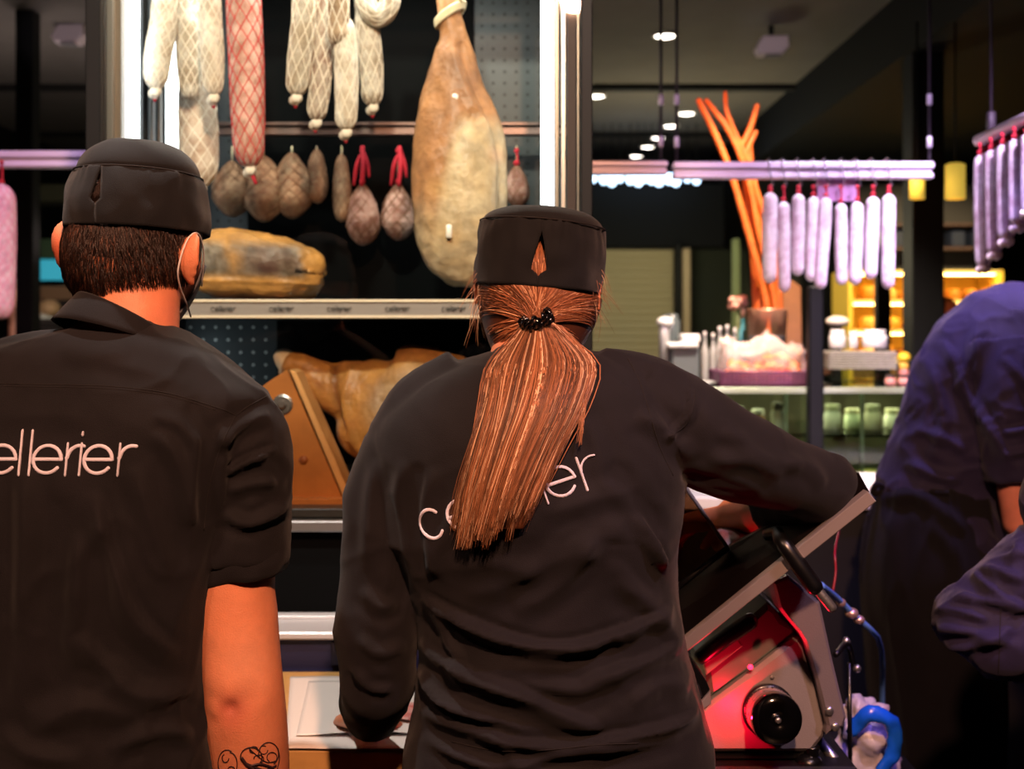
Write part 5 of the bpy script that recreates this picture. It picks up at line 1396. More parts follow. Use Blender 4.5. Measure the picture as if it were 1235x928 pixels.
# wood and steel bottom shelf, black recess, steel ledge, navy front
C('bottom_board', box(*bb((xl+.02, 2.38, zb), (xr-.02, Yk, P(0, 614, 2.38)[2])), .002), mat('floor_steel', '55575a', .4, metal=.7))
C('ledge', join(box(*bb((xl, 2.20, zl-.014), (xr, 2.36, zl)), .003), box(*bb((xl, 2.30, zl), (xr, 2.315, zl+.006)), .001)), mat('pale_steel', 'b9bcc2', .4, metal=.35))
C('front_panel', box(*bb((xl, 2.22, .94), (xr, 2.34, zl-.014)), .002), mat('navy_panel', '1d2246', .5))
C('front_panel', box(*bb((P(398, 0, 2.2)[0], 2.212, .955), (P(415, 0, 2.2)[0], 2.222, zl-.02)), .001), mat('navy_panel_dark', '0f1228', .5))
C('glass_front', box(*bb((P(125, 0, Yg)[0], Yg-.002, zb), (P(700, 0, Yg)[0], Yg+.002, ztop)), 0), glass_mat('cabinet_glass', 'f2f6f4', .10))
C('glass_front_lip', box(*bb((P(125, 0, Yg)[0], Yg-.012, zb-.02), (P(700, 0, Yg)[0], Yg+.02, zb+.0)), .002), M_STEEL)

# worktop
ZW = .95
wt_ = empty('worktop', (-.3, 1.97, 0), 'pale wooden worktop in front of the cabinet', 'counter')
add('top', box(*bb((-1.25, 1.785, ZW-.04), (.27, 2.195, ZW)), .004), mat('beech_worktop', 'c59a5c', .45, noise_=(6, .3), bump=(80, .15, (.05, 1, 1))), wt_, smooth=False)
add('cupboard', box(*bb((-1.23, 1.83, 0), (.265, 2.19, ZW-.042)), .004), M_BFRAME, wt_, smooth=False)
def sheet(poly, z, label, curl=0.):
    n = 26; p = [pl(a, b, z) for a, b in poly]; V = []
    for i in range(n):
        for j in range(n):
            u, v = i/(n-1), j/(n-1); q = (p[0]*(1-u)+p[1]*u)*(1-v)+(p[3]*(1-u)+p[2]*u)*v
            q = q+[0, 0, .0015+.0018*abs(noise.noise(Vector((q[0]*14, q[1]*14, z*50))))+curl*math.exp(-((v-1)/.05)**2)*(math.sin(PI*u)**2)]; V.append(q)
    Fc = [[i*n+j, (i+1)*n+j, (i+1)*n+j+1, i*n+j+1] for i in range(n-1) for j in range(n-1)]
    o = add('paper_sheet', (np.array(V), Fc), mat('white_paper', 'd9d4cf', .6), label=label, cat='paper'); md = o.modifiers.new('t', 'SOLIDIFY'); md.thickness = .0006
sheet([(350, 818), (545, 818), (545, 905), (344, 905)], ZW+.0005, 'large white paper sheet lying on the wooden worktop')
sheet([(372, 824), (532, 824), (530, 889), (357, 889)], ZW+.0035, 'smaller white sheet with a curled front edge on top of the large one', .006)
for i, (a, b, r_, l) in enumerate(((488, 856, .040, 'thin slice of red cured meat under the hand of the ponytailed worker'), (503, 861, .038, 'front slice of red cured meat overlapping the other on the paper'))):
    c = pl(a, b, ZW+.007+.003*i); th = np.arange(40)*2*PI/40; R = []
    for rr, z in ((.2, .0018), (.8, .0020), (.97, .0014), (1, 0), (.97, -.0012), (.2, -.0014)):
        R.append(np.stack([c[0]+r_*rr*np.cos(th)*1.1, c[1]+r_*rr*np.sin(th), c[2]+z+.0022*np.sin(th*3+i)*rr], 1))
    V, Fc = loft(np.array(R), True); k = nfield(V, 60, 3, .45, .6)[:, None]
    add('meat_slice', (V, Fc), M_FAT, col=np.array([.55, .05, .05])*(1-k)+np.array([.8, .45, .4])*k, label=l, cat='meat slice')

# ================================================================ slicer
add('slicer_stand', join(box(*bb((.275, 1.80, 0), (.495, 2.19, .90)), .006), box(*bb((.272, 1.785, .90), (.497, 2.195, .924)), .004)), M_BFRAME, smooth=False, label='black cabinet carrying the meat slicer', cat='cabinet')
Ys = 1.80
M_CAST = mat('cast_aluminium', '8a8486', .5, metal=.35, bump=(500, .15))
M_SPLATE = mat('satin_steel_edge', 'a79c9d', .35, metal=.6)
M_SBLK = mat('black_slicer_plastic', '08080a', .3, coat=.2)
M_DPLATE = mat('dark_steel_plate', '241d1d', .28, metal=.8)
sl = empty('meat_slicer', P(930, 925, Ys+.1)*[1, 1, 0]+[0, 0, ZW], 'grey metal meat slicer with tilted carriage and big black thickness knob', 'meat slicer')
S = lambda name, vf, m, smooth=False, parent=None, **k: add(name, vf, m, parent or sl, smooth=smooth, **k)
body = S('housing', ppoly([(851, 908), (835, 864), (859, 846), (905, 812), (947, 779), (958, 770), (966, 770), (972, 779), (985, 825), (997, 878), (994, 890), (979, 908)], Ys, Ys+.20, .006), M_CAST)
S('motor_cover', ppoly([(856, 846), (850, 806), (880, 768), (908, 744), (926, 728), (936, 736), (944, 748), (960, 757), (967, 770), (947, 780), (905, 813)], Ys+.015, Ys+.19, .008), mat('grey_green_enamel', '5a635d', .4, metal=.2, coat=.1))
S('slide_bar', stube([P(847, 792, Ys+.005), P(872, 772, Ys), P(904, 750, Ys+.005)], .0125, 12, 16, round_=True), M_SBLK, True)
S('slide_plate', ppoly([(848, 800), (889, 769), (896, 780), (852, 815)], Ys-.004, Ys+.01, .002), M_SPLATE)
S('side_column', ppoly([(932, 703), (951, 695), (989, 727), (1004, 795), (1021, 866), (1017, 878), (997, 887), (998, 876), (985, 822), (971, 776), (964, 764), (950, 748), (940, 735)], Ys-.02, Ys+.10, .004), mat('mauve_grey_metal', '857c82', .42, metal=.55, bump=(500, .15)))
for a, b in ((1000, 857.5), (1007, 877)):
    S('screw', lathe([(.0062, 0), (.0062, -.003), (.0045, -.0045), (.0005, -.005)], P(a, b, Ys-.02), 20, 'y'), M_STEEL, True)
# carriage plate leaning back, with a bright edge
yf = lambda a, b: 1.735-.115*max(0, min(1, (a-813)/235))+max(0, ((b-(784-(a-813)*.80))*-1))*.0011
plate = S('carriage_plate', ppoly([(812, 784), (1049, 594), (1036, 570), (1000, 585), (930, 632), (878, 660), (813, 712), (800, 750)], 0, .012, .001, yf=yf), M_DPLATE)
S('edge_strip', ppoly([(812, 782), (1047, 593), (1057, 605), (818, 795)], 0, .022, .001, yf=lambda a, b: 1.727-.115*(a-813)/235), M_SPLATE, parent=plate)
S('screw', lathe([(.0065, 0), (.0065, -.003), (.002, -.005), (.0005, -.005)], P(883, 688, 1.765), 16, 'y'), mat('brass_screw', '8a7258', .3, metal=.8), True, plate)
ug = S('blade_guard', ppoly([(820, 579), (877, 661), (812, 712), (790, 730), (786, 640)], 1.775, 1.781, .0008), glass_mat('smoked_acrylic', 'a08872', .15))
S('guard_rim', tube([P(820, 578, 1.772), P(878, 662, 1.772)], .0028, 8), mat('grey_rim', '8f8a88', .4), True, ug)
S('guard_rim', tube([P(878, 661, 1.770), P(800, 722, 1.770)], .0045, 8), M_SBLK, True, ug)
h_ = S('handle', stube([P(938, 643, 1.69), P(944, 655, 1.66), P(962, 680, 1.65), P(982, 708, 1.645)], [.008, .0105, .0115, .0115], 20, 18, round_=True), M_SBLK, True)
S('handle_rod', tube([P(978, 702, 1.647), P(1003, 733, 1.64)], .0068, 14, round_=True), M_STEEL, True, h_)
S('handle_bracket', stube([P(925, 645, 1.73), P(938, 642, 1.70), P(942, 652, 1.68)], .008, 10, 10), M_SBLK, True, h_)
br = S('end_bracket', ppoly([(806, 776), (826, 784), (852, 822), (857, 834), (858, 850), (843, 861), (833, 852), (846, 842), (842, 828), (818, 796)], 1.715, 1.775, .002), M_SBLK)
S('end_plate', ppoly([(822, 832), (844, 849), (857, 834), (858, 850), (843, 861), (820, 846)], 1.709, 1.78, .0015), M_SPLATE, parent=br)
# knob
k0 = P(926, 857, Ys-.002); k1 = P(937, 868, Ys-.062); ax = (k1-k0)/np.linalg.norm(k1-k0)
def klathe(prof, m=48):
    e1 = np.cross(ax, [0, 0, 1]); e1 /= np.linalg.norm(e1); e2 = np.cross(ax, e1); a = np.arange(m)*2*PI/m
    R = [k0+ax*h+r*(np.cos(a)[:, None]*e1+np.sin(a)[:, None]*e2) for r, h in prof]
    V, Fc = loft(np.array(R), True)
    return V, [f[::-1] for f in Fc]
S('dial_backing', klathe([(.0385, 0), (.0385, .008), (.036, .011), (.03, .011)]), M_SBLK, True)
dl = S('dial', klathe([(.0355, .008), (.0350, .022), (.031, .030), (.02, .031)]), mat('dial_steel', 'b59a9a', .25, metal=.7), True)
a_ = np.linspace(0, 2*PI, 31)[:-1]; e1 = np.cross(ax, [0, 0, 1]); e1 /= np.linalg.norm(e1); e2 = np.cross(ax, e1)
S('dial_marks', join(*[tube([k0+ax*.013+.0357*(math.cos(t)*e1+math.sin(t)*e2), k0+ax*(.021 if i % 3 else .027)+(.0357 if i % 3 else .0335)*(math.cos(t)*e1+math.sin(t)*e2)], .0006, 4) for i, t in enumerate(a_)]), M_SBLK, parent=dl)
kb = S('knob', klathe([(.030, .030), (.0345, .036), (.036, .045), (.0358, .060), (.0335, .066), (.012, .068), (.010, .066)]), mat('gloss_black_bakelite', '050506', .12, coat=.7), True)
S('screw', klathe([(.0045, .066), (.0045, .0695), (.003, .071), (.0003, .071)], 16), M_STEEL, True, kb)
sm_ = lathe([(.003, 0), (.003, -.002), (.0003, -.003)], P(931, 817, Ys), 12, 'y'); S('pin', sm_, M_CAST, True)
S('foot', join(stube([P(979, 900, Ys+.01), P(979, 912, Ys+.01)], [.012, .010], 6, 16), ellipsoid(P(975, 920, Ys+.01), (.020, .020, .014), 20, 12)), M_SBLK, True)
S('foot', ellipsoid(P(866, 920, Ys+.05), (.020, .020, .018), 20, 12), M_SBLK, True)
S('base_plate', box(*bb((P(848, 0, Ys)[0], Ys+.012, P(0, 921, Ys)[2]), (P(986, 0, Ys)[0], Ys+.22, P(0, 908, Ys)[2])), .003), M_SBLK)
S('support_leg', tube([P(985, 890, Ys+.05), P(1022, 935, Ys+.02)], .0075, 12), M_STEEL, True)
S('indicator_lamp', ellipsoid(P(905, 805, Ys-.004), (.004, .003, .004), 14, 10), mat('red_indicator', 'ff2038', .3, emit='ff2040', estr=6), True, label='small lit red indicator')
# meat on the carriage
V, Fc = ellipsoid(P(884, 654, 1.86), (.034, .06, .026), 40, 26); n_ = nfield(V, 40, 2)[:, None]
add('meat_piece', (wrinkle(V, Fc, 30, .003), Fc), M_FAT, col=np.array([.75, .70, .68])*n_+np.array([.5, .12, .12])*(1-n_), label='pale red piece of meat held on the slicer carriage', cat='meat')

# ---- black side table with hose and crumpled bag
st = add('side_table', join(box(*bb((.52, 2.06, 0), (.74, 2.55, .70)), .006), box(*bb((.50, 2.04, .70), (.76, 2.57, .73)), .004)), M_BFRAME, smooth=False, label='low black cabinet right of the slicer under the plastic bag', cat='cabinet')
rng2 = random.Random(4)
def bag():
    c = P(1042, 890, 2.2); c[2] = .73+.085
    V, Fc = ellipsoid((0, 0, 0), (.050, .05, .088), 64, 44, p=.8)
    h = np.array([abs(noise.fractal(Vector(v)*13, 1., 2., 4)) for v in V]); N = normals(V, Fc); V = V+N*(-h*.04+.010)[:, None]; V[:, 2] = np.maximum(V[:, 2], -.083)
    o = add('plastic_bag', (V+c, Fc), mat('thin_white_plastic', 'd4cfe0', .25, trans=.35, bump=(60, .8)), label='crumpled white plastic bag with a blue twisted handle', cat='bag')
    q = [c+np.array(v) for v in ((-.045, -.07, .045), (-.015, -.085, .085), (.022, -.085, .07), (.026, -.085, .02), (-.005, -.09, -.03), (.010, -.09, -.075), (.035, -.08, -.10))]
    vf = stube(q, [.007, .010, .011, .011, .009, .011, .012], 46, 14, flat=.6); add('blue_handle', (wrinkle(vf[0], vf[1] if isinstance(vf[1], list) else vf[1].tolist(), 40, .005), vf[1]), mat('blue_plastic', '1457d8', .25), o, label='bright blue plastic handle')
bag()
hs = empty('air_hose', P(1000, 716, 2.1), 'blue hose with brass couplings leading away from behind the slicer', 'hose')
add('tube', stube([P(990, 706, 2.0), P(1010, 722, 2.1), P(1030, 742, 2.14), P(1052, 762, 2.18), P(1060, 774, 2.32), P(1064, 800, 2.46), P(1064, 880, 2.62), (P(1064, 0, 2.64)[0], 2.64, .01)], .0052, 60, 12), mat('blue_hose', '5f8fe0', .3, trans=.2), hs)
for a, b, r_ in ((1014, 727, .009), (1027, 740, .012), (1036, 748, .010)):
    c = P(a, b, 2.115+(a-1014)*.0015); add('coupling', ellipsoid(c, (r_, r_, r_*.8), 16, 10), mat('pinkish_brass', 'c8a8a0', .3, metal=.7), hs)
add('red_wire', stube([P(1004, 716, 2.09), P(1008, 690, 2.1), P(1007, 664, 2.12), P(1012, 640, 2.25)], .0022, 14, 8), mat('dark_red_wire', '7a1626', .4), hs)
cl = empty('clamp', P(1020, 800, 2.1), 'dark clamp with two bright bolt heads between slicer and bag', 'clamp')
add('bar', join(stube([P(1008, 790, 2.02), P(1022, 777, 2.1), P(1030, 806, 2.12)], .005, 12, 10), tube([P(1024, 800, 2.1), (P(1026, 0, 2.1)[0], 2.1, .735)], .004, 10)), M_SBLK, cl)
for a, b in ((1020, 773), (1033, 806)): add('bolt', lathe([(.007, 0), (.007, -.006), (.004, -.009), (.0005, -.009)], P(a, b, 2.1), 6, 'y'), M_STEEL, cl)
# ================================================================ the shop behind
# pale worktop behind the slicer
wk = empty('prep_counter', (1.05, 3.7, 0), 'white prep counter top between slicer and glass display', 'counter')
add('top', box(*bb((.30, 3.45, 1.055), (1.75, 4.05, 1.09)), .004), mat('white_laminate', 'e4dde8', .35), wk, smooth=False)
add('cupboard', box(*bb((.32, 3.48, 0), (1.60, 4.03, 1.054)), .004), mat('dark_cupboard', '15141a', .5), wk, smooth=False)
# glass counter
ZG = 1.36; gx0, gx1 = P(765, 0, 4.2)[0], P(1250, 0, 4.2)[0]
gc = empty('glass_counter', ((gx0+gx1)/2, 4.6, 0), 'glass-topped display counter running across the background at right', 'counter')
gm = glass_mat('counter_glass', 'd9e6da', .25, .05)
add('glass_top', box(*bb((gx0, 4.2, ZG-.012), (gx1, 5.1, ZG)), .001), gm, gc, smooth=False)
add('glass_front', box(*bb((gx0, 4.2, .98), (gx1, 4.21, ZG-.012)), .001), gm, gc, smooth=False)
add('front_trim', box(*bb((gx0, 4.19, ZG-.018), (gx1, 4.205, ZG+.001)), .001), mat('pale_green_trim', '9aa58f', .4, metal=.3), gc, smooth=False)
add('glass_shelf', box(*bb((gx0+.01, 4.3, 1.185), (gx1-.01, 5.0, 1.195)), .001), gm, gc, smooth=False)
add('base', box(*bb((gx0, 4.2, 0), (gx1, 5.1, .98)), .004), mat('counter_base', '4d4438', .6), gc, smooth=False)
add('back_frame', box(*bb((gx0, 5.08, .98), (gx1, 5.1, ZG-.013)), .001), mat('warm_back_panel', '5b5240', .6), gc, smooth=False)
for px in (853, 948, 1040, 1126):
    x = P(px, 0, 4.22)[0]; add('divider', box(*bb((x-.004, 4.215, .985), (x+.004, 4.235, ZG-.013)), .001), mat('pale_green_trim', '9aa58f'), gc, smooth=False)

def jar(name, px, ytop, ybot, Y, wpx, body, lid, label, lidh=.16, group=None, cat='jar', glass=True, z=None):
    a, b = P(px, ytop, Y), P(px, ybot, Y); z0 = b[2] if z is None else z; h = max(.02, a[2]-z0); r = wpx/2*Y/FPX
    c = (a[0], Y, z0); o = add(name, lathe([(r*.9, 0), (r, h*.05), (r, h*(1-lidh)*.82), (r*.78, h*(1-lidh)), (r*.78, h*(1-lidh)+.001)], c, 24), mat('jar_'+body, body, .25), label=label, cat=cat, group=group)
    add('lid', lathe([(r*.82, h*(1-lidh)), (r*.84, h*(1-lidh)+.002), (r*.84, h*.98), (r*.76, h), (r*.001, h)], c, 24), mat('lid_'+lid, lid, .4), o)
    return o
def bottle(px, ytop, ybot, Y, wpx, body, capc, label, group=None, z=None):
    a, b = P(px, ytop, Y), P(px, ybot, Y); z0 = b[2] if z is None else z; h = a[2]-z0; r = wpx/2*Y/FPX; c = (a[0], Y, z0)
    o = add('bottle', lathe([(r*.9, 0), (r, h*.03), (r, h*.55), (r*.85, h*.65), (r*.38, h*.76), (r*.34, h*.88), (r*.34, h*.885)], c, 24), mat('bottle_'+body, body, .15, trans=.3), label=label, cat='bottle', group=group)
    add('cap', lathe([(r*.4, h*.87), (r*.4, h*.985), (r*.34, h), (r*.001, h)], c, 20), mat('lid_'+capc, capc, .4), o)
ZT = ZG+.001
# twigs in a metal bucket, snack bag on a wicker tray
bk = empty('bucket', P(925, 0, 4.75)*[1, 1, 0]+[0, 0, ZT], 'tin bucket with a copper rim holding the orange twigs', 'bucket')
cb = np.array([P(925, 0, 4.75)[0], 4.75, ZT]); hB = P(0, 373, 4.75)[2]-ZT
add('pail', lathe([(.060, 0), (.064, .01), (.072, hB*.62), (.074, hB*.63), (.070, hB*.62), (.058, .02)], cb, 32), mat('galvanised_tin', '8d9096', .35, metal=.7), bk)
add('rim', lathe([(.0715, hB*.62), (.077, hB*.98), (.079, hB), (.076, hB*.99), (.069, hB*.62)], cb, 32), mat('copper_rim', 'b08468', .35, metal=.6), bk)
M_TWIG = mat('orange_twig', 'c8601c', .5, noise_=(30, .4), bump=(120, .6))
tw = (([(925, 372), (905, 290), (885, 220), (864, 165), (843, 122)], [6, 5.5, 5, 4.5, 4], 'thick orange twig curving to the upper left, its tip brightest lit'),
      ([(935, 372), (915, 280), (902, 215), (880, 160), (852, 122)], [5, 4.5, 4.5, 4, 3], 'orange twig crossing just behind the thick left one'),
      ([(915, 372), (930, 300), (915, 240), (902, 195), (878, 140), (875, 112)], [4, 4, 4, 4, 3, 2], 'thin straight orange twig rising in the middle of the bunch'),
      ([(930, 372), (922, 300), (900, 205), (893, 182), (905, 155), (913, 128)], [5, 4.5, 4, 4, 4, 3], 'orange twig bending sharply to the upper right'),
      ([(912, 372), (908, 300), (898, 210), (900, 185), (911, 160)], [5, 5, 4, 4, 3.5], 'short orange twig whose blunt end stops left of the tip pointing right'),
      ([(940, 372), (930, 270), (912, 240), (906, 200), (904, 165)], [5, 5, 4, 3.5, 2.5], 'dark orange twig at the right of the bunch'),
      ([(918, 372), (932, 310), (926, 258), (905, 225)], [5, 5, 5, 4], 'broad stubby orange twig low in the bunch'))
for i, (pts, r, l) in enumerate(tw):
    Y = 4.69+.018*i; q = [P(a, b, Y) for a, b in pts]; q = [np.array([cb[0]+(q[0][0]-cb[0])*.6, Y, ZT+.02])]+q
    vf = stube(q, [r[0]*.7*Y/FPX]+[k*.7*Y/FPX for k in r], 40, 12, round_=True)
    add('twig', (wrinkle(vf[0], vf[1], 18, .003, (1, 1, .4), i), vf[1]), M_TWIG, label=l, cat='twig', group='orange twigs in the bucket')
tc = P(919, 461, 4.45); tc[2] = ZT
ty = empty('wicker_tray', tc, 'purple woven tray under the snack bag', 'tray')
w_, h_t = 112*4.45/FPX, .052
add('weave', join(*[box((tc[0], tc[1]-.13+.0*k, tc[2]+.004+h_t*(k+.5)/5*.92), (w_, .012, h_t/5*.8), .003) for k in range(5)]+[box((tc[0], tc[1]+.13, tc[2]+h_t/2), (w_, .012, h_t), .003), box((tc[0]-w_/2, tc[1], tc[2]+h_t/2), (.012, .27, h_t), .003), box((tc[0]+w_/2, tc[1], tc[2]+h_t/2), (.012, .27, h_t), .003), box((tc[0], tc[1], tc[2]+.003), (w_, .26, .006), .002)]
    +[box((tc[0]-w_/2+w_*(k+.5)/22, tc[1]-.137, tc[2]+h_t/2), (.008, .006, h_t), .002) for k in range(22)]), mat('purple_wicker', '6d3358', .7, noise_=(120, .5)), ty, smooth=False)
def snack():
    c = np.array([tc[0]-.004, tc[1]-.02, tc[2]+.008+.075]); V, Fc = ellipsoid((0, 0, 0), (.148, .085, .078), 80, 48, p=.55)
    h = np.array([abs(noise.fractal(Vector(v)*16, 1., 2., 4)) for v in V]); N = normals(V, Fc); V = V+N*(-h*.03+.008)[:, None]
    V[:, 2] += np.where(V[:, 2] > 0, .018*np.sin(V[:, 0]*42+1)*V[:, 2]/.078, 0)
    V[:, 2] = np.maximum(V[:, 2], -.074)
    bz = V[:, 2]; t = np.clip((bz+.005)/.03, 0, 1)[:, None]
    o = add('snack_bag', (V+c, Fc), mat('clear_wrapper', 'ffe2da', .2, trans=.5, alpha=.42, bump=(50, .8), ior=1.15), label='clear cellophane bag of orange crisps on the purple tray', cat='bag')
    ps = []; r_ = random.Random(3)
    for i in range(150):
        a, b = r_.uniform(-.125, .125), r_.uniform(-.06, .06); z = r_.uniform(-.06, .005+.02*math.sin(a*30))
        s = r_.uniform(.010, .018); R = rotm('x', r_.uniform(0, 3))@rotm('z', r_.uniform(0, 3)); ps.append(ellipsoid(c+[a, b, z], (s, s*.8, s*.35), 10, 7, rot=R))
    q = add('crisps', join(*ps), mat('orange_crisps', 'ff7a1e', .6), o); q['kind'] = 'stuff'
snack()
# drinks station on the left of the counter
dm = empty('drinks_dispenser', P(812, 0, 4.7)*[1, 1, 0]+[0, 0, ZT], 'small steel dispenser with white head at the left of the glass counter', 'dispenser')
D = lambda n, vf, m, s=False: add(n, vf, m, dm, smooth=s)
x = lambda px: P(px, 0, 4.7)[0]; zz = lambda py: P(0, py, 4.7)[2]
D('column', lathe([(.020, 0), (.020, zz(395)-ZT), (.016, zz(392)-ZT), (.001, zz(392)-ZT)], (x(801), 4.7, ZT), 20), mat('pale_steel_2', 'b4b6b8', .3, metal=.4), True)
D('head', ellipsoid((x(802), 4.7, zz(389)), (.032, .032, .022), 24, 14), mat('white_enamel', 'd6d8d6', .3), True)
D('body', box(*bb((x(808), 4.66, ZT), (x(842), 4.80, zz(418))), .008), mat('grey_enamel', '5c6468', .4))
D('spout', box(*bb((x(803), 4.64, zz(420)), (x(840), 4.78, zz(413))), .006), mat('white_enamel', 'd6d8d6'))
D('hopper', box(*bb((x(820), 4.66, zz(414)), (x(843), 4.78, zz(403))), .006), mat('white_enamel', 'd6d8d6'))
D('grinder', lathe([(.03, 0), (.034, .02), (.034, .085), (.026, .095), (.026, .11), (.001, .112)], (x(812), 4.76, zz(414)), 20), mat('dark_smoked', '4a5456', .3), True)
pt_ = add('plate', lathe([(.03, 0), (.055, .006), (.062, .012), (.058, .012), (.03, .005), (.001, .004)], (x(832), 4.42, ZT), 28), mat('white_enamel', 'd6d8d6'), label='white saucer on the glass counter before the dispenser', cat='plate')
for i, (a, t, w, l) in enumerate(((850, 400, 9, 'pale small bottle nearest the dispenser'), (860, 402, 9, 'second pale small bottle from the dispenser'), (868, 394, 10, 'third pale small bottle, a little taller'), (877, 392, 9, 'fourth pale small bottle from the dispenser'), (886, 396, 9, 'fifth pale small bottle, left of the blue one'))):
    bottle(a, t, 450, 4.8+.02*(i % 2), w, 'b8bcb8', 'e6e6e0', l+' on the glass counter', 'small pale bottles on the glass counter', z=ZT)
bottle(896, 372, 450, 4.85, 12, '58a8b8', 'd8a888', 'turquoise bottle with a pinkish stopper left of the bucket', z=ZT)
def flower():
    c = P(890, 366, 4.85); ps = []
    for i in range(9):
        a = i*.698*2; ps.append(ellipsoid(c+[math.cos(a)*.024, math.sin(a)*.02, .018*math.sin(i*1.9)], (.017, .015, .015), 12, 9))
    o = add('dried_flower', join(*ps), mat('dusty_pink_petals', 'c4907c', .7), label='dusty pink dried flower head above the turquoise bottle', cat='flower'); add('stem', tube([c, (c[0], c[1], ZT)], .004, 8), mat('flower_stem', '5d6640', .7), o)
flower()
add('cutting_board', ppoly([(944, 345), (955, 338), (966, 346), (968, 452), (946, 452)], 4.92, 4.945, .003), mat('brown_board', '8a5830', .5, noise_=(12, .3)), smooth=False, label='tall brown wooden board leaning right of the bucket', cat='board')
# right part of the counter
bz = empty('wicker_basket', P(1034, 0, 4.6)*[1, 1, 0]+[0, 0, ZT], 'pale grey woven basket right of the black post', 'basket')
x6 = lambda px: P(px, 0, 4.6)[0]; z6 = lambda py: P(0, py, 4.6)[2]
add('weave', join(*[box(*bb((x6(994)-.001*(k % 2), 4.53, z6(445)+k*.0095), (x6(1075)+.001*(k % 2), 4.72, z6(445)+k*.0095+.008)), .002) for k in range(7)]), mat('grey_wicker', '9b968c', .7, noise_=(150, .4)), bz, smooth=False)
add('support', box(*bb((x6(1000), 4.56, ZT), (x6(1070), 4.70, z6(444))), .003), gm, bz, smooth=False)
for px, t, w, body, l in ((1010, 398, 20, 'cfcfcb', 'wide white tub at the left in the grey basket'), (1029, 400, 11, 'b7b9b6', 'narrow grey tub in the middle of the basket'), (1055, 398, 30, 'c8c6c4', 'widest white tub at the right in the grey basket')):
    jar('tub', px, t, 421, 4.62, w, body, 'dad8d4', l, lidh=.2, cat='tub', z=z6(421)+.003)
add('cloth_cap', ellipsoid(P(1010, 388, 4.9), (.045, .04, .022), 24, 14), mat('cream_cloth', 'c9c4b2', .8), label='cream cloth bundle above the white tubs', cat='cloth', origin=P(1010, 394, 4.9))
post('shelf_post', 1003, 1016, 392, 470, 4.93, .03, M_BFRAME, 'dark stand under the cream cloth bundle', 'stand')
for i, (a, l) in enumerate(((1074, 'first'), (1090, 'second'), (1105, 'third'), (1118, 'fourth'), (1130, 'fifth'))):
    jar('jam_jar', a, 452, 470, 4.35, 13, 'd8948a', '2a1a1c', 'small pink-labelled jar, %s from the left in the front row' % l, .3, 'small jars on the glass counter', z=ZT)
for i, (a, l) in enumerate(((1090, 'left jar of the back pair standing behind the row of small jars'), (1113, 'right jar of the back pair standing behind the row of small jars'))):
    jar('jam_jar', a, 438, 470, 4.6, 13, 'a86a60', 'c89a3c' if i == 0 else '3a2224', l, .3, 'small jars on the glass counter', z=ZT)
add('lemon', ellipsoid((P(1090, 0, 4.95)[0], 4.95, ZT+.085), (.026, .026, .022), 20, 14), mat('lemon_yellow', 'e0b830', .5), label='yellow lemon on a small stand behind the jars', cat='lemon', origin=(P(1090, 0, 4.95)[0], 4.95, ZT+.06))
post('lemon_stand', 1084, 1096, 440, 458, 4.93, .04, M_BFRAME, 'small dark block under the lemon', 'stand')
bpy.data.objects['lemon_stand'].location[2] = ZT
# goods inside the glass counter
goods = [(800, 'b9b08e', 'cream'), (822, '7a6a50', 'brown'), (845, 'd8d4c4', 'white'), (868, '6b5a34', 'olive'), (890, 'c8c0a8', 'pale'), (914, '8a5c3a', 'tan'), (938, 'd0cab8', 'ivory')]
for i, (a, c, nm) in enumerate(goods):
    jar('food_jar', a, 486+(i % 3)*4, 512, 4.42+.05*(i % 2), 17, c, 'e4e0d4' if i % 2 else '8c7a50', '%s jar with %s lid inside the glass counter, left of the black post' % (nm, 'pale' if i % 2 else 'khaki'), .25, 'jars inside the glass counter', z=1.196)
for i, (a, c, nm) in enumerate(((1004, 'e6e2d6', 'white'), (1028, 'c9d0b4', 'pale green'), (1052, 'd2c8b0', 'beige'), (1076, 'f0ece0', 'bright white'), (1100, '8a4a3c', 'rust-red'))):
    jar('food_jar', a, 488+(i % 2)*5, 514, 4.45+.04*(i % 2), 20, c, 'b8b090', '%s jar with a dull lid on the glass shelf, right of the black post' % nm, .25, 'jars inside the glass counter', z=1.196)
for i, (a, c, nm, rr) in enumerate(((812, 'a87848', 'round brown loaf', .05), (850, 'd8c078', 'yellow cheese wheel', .055), (892, 'c89058', 'golden loaf', .05), (932, '7d5236', 'dark loaf', .048), (1012, 'b87a3a', 'orange-brown cheese', .06), (1052, 'cdb46a', 'pale yellow cheese', .05), (1092, '9c7a48', 'tan loaf', .05))):
    z = .981; cc = (P(a, 0, 4.5)[0], 4.5, z)
    add('loaf' if 'loaf' in nm else 'cheese', lathe([(rr*.6, 0), (rr, .012), (rr*1.05, .035), (rr*.85, .06), (rr*.4, .072), (.001, .074)] if 'loaf' in nm else [(rr*.98, 0), (rr, .004), (rr, .06), (rr*.97, .065), (.001, .065)], cc, 28), mat('food_'+c, c, .6, noise_=(40, .3)), label=nm+' on the bottom of the glass counter', cat='bread' if 'loaf' in nm else 'cheese', group='food in the bottom of the glass counter')
for i, (a, b, l) in enumerate((((1038, 552), (1052, 566), 'left pale yellow stick lying near the front of the glass counter'), ((1048, 548), (1070, 560), 'right pale yellow stick lying near the front of the glass counter'))):
    p0, p1 = P(*a, 4.3), P(*b, 4.26); p0[2] = p1[2] = .994+.0*i; add('cheese_stick', tube([p0+[-.03, 0, 0], p1+[.03, 0, 0]], .011, 12, round_=True), mat('pale_yellow_cheese', 'e6e4a8', .5), label=l, cat='cheese')

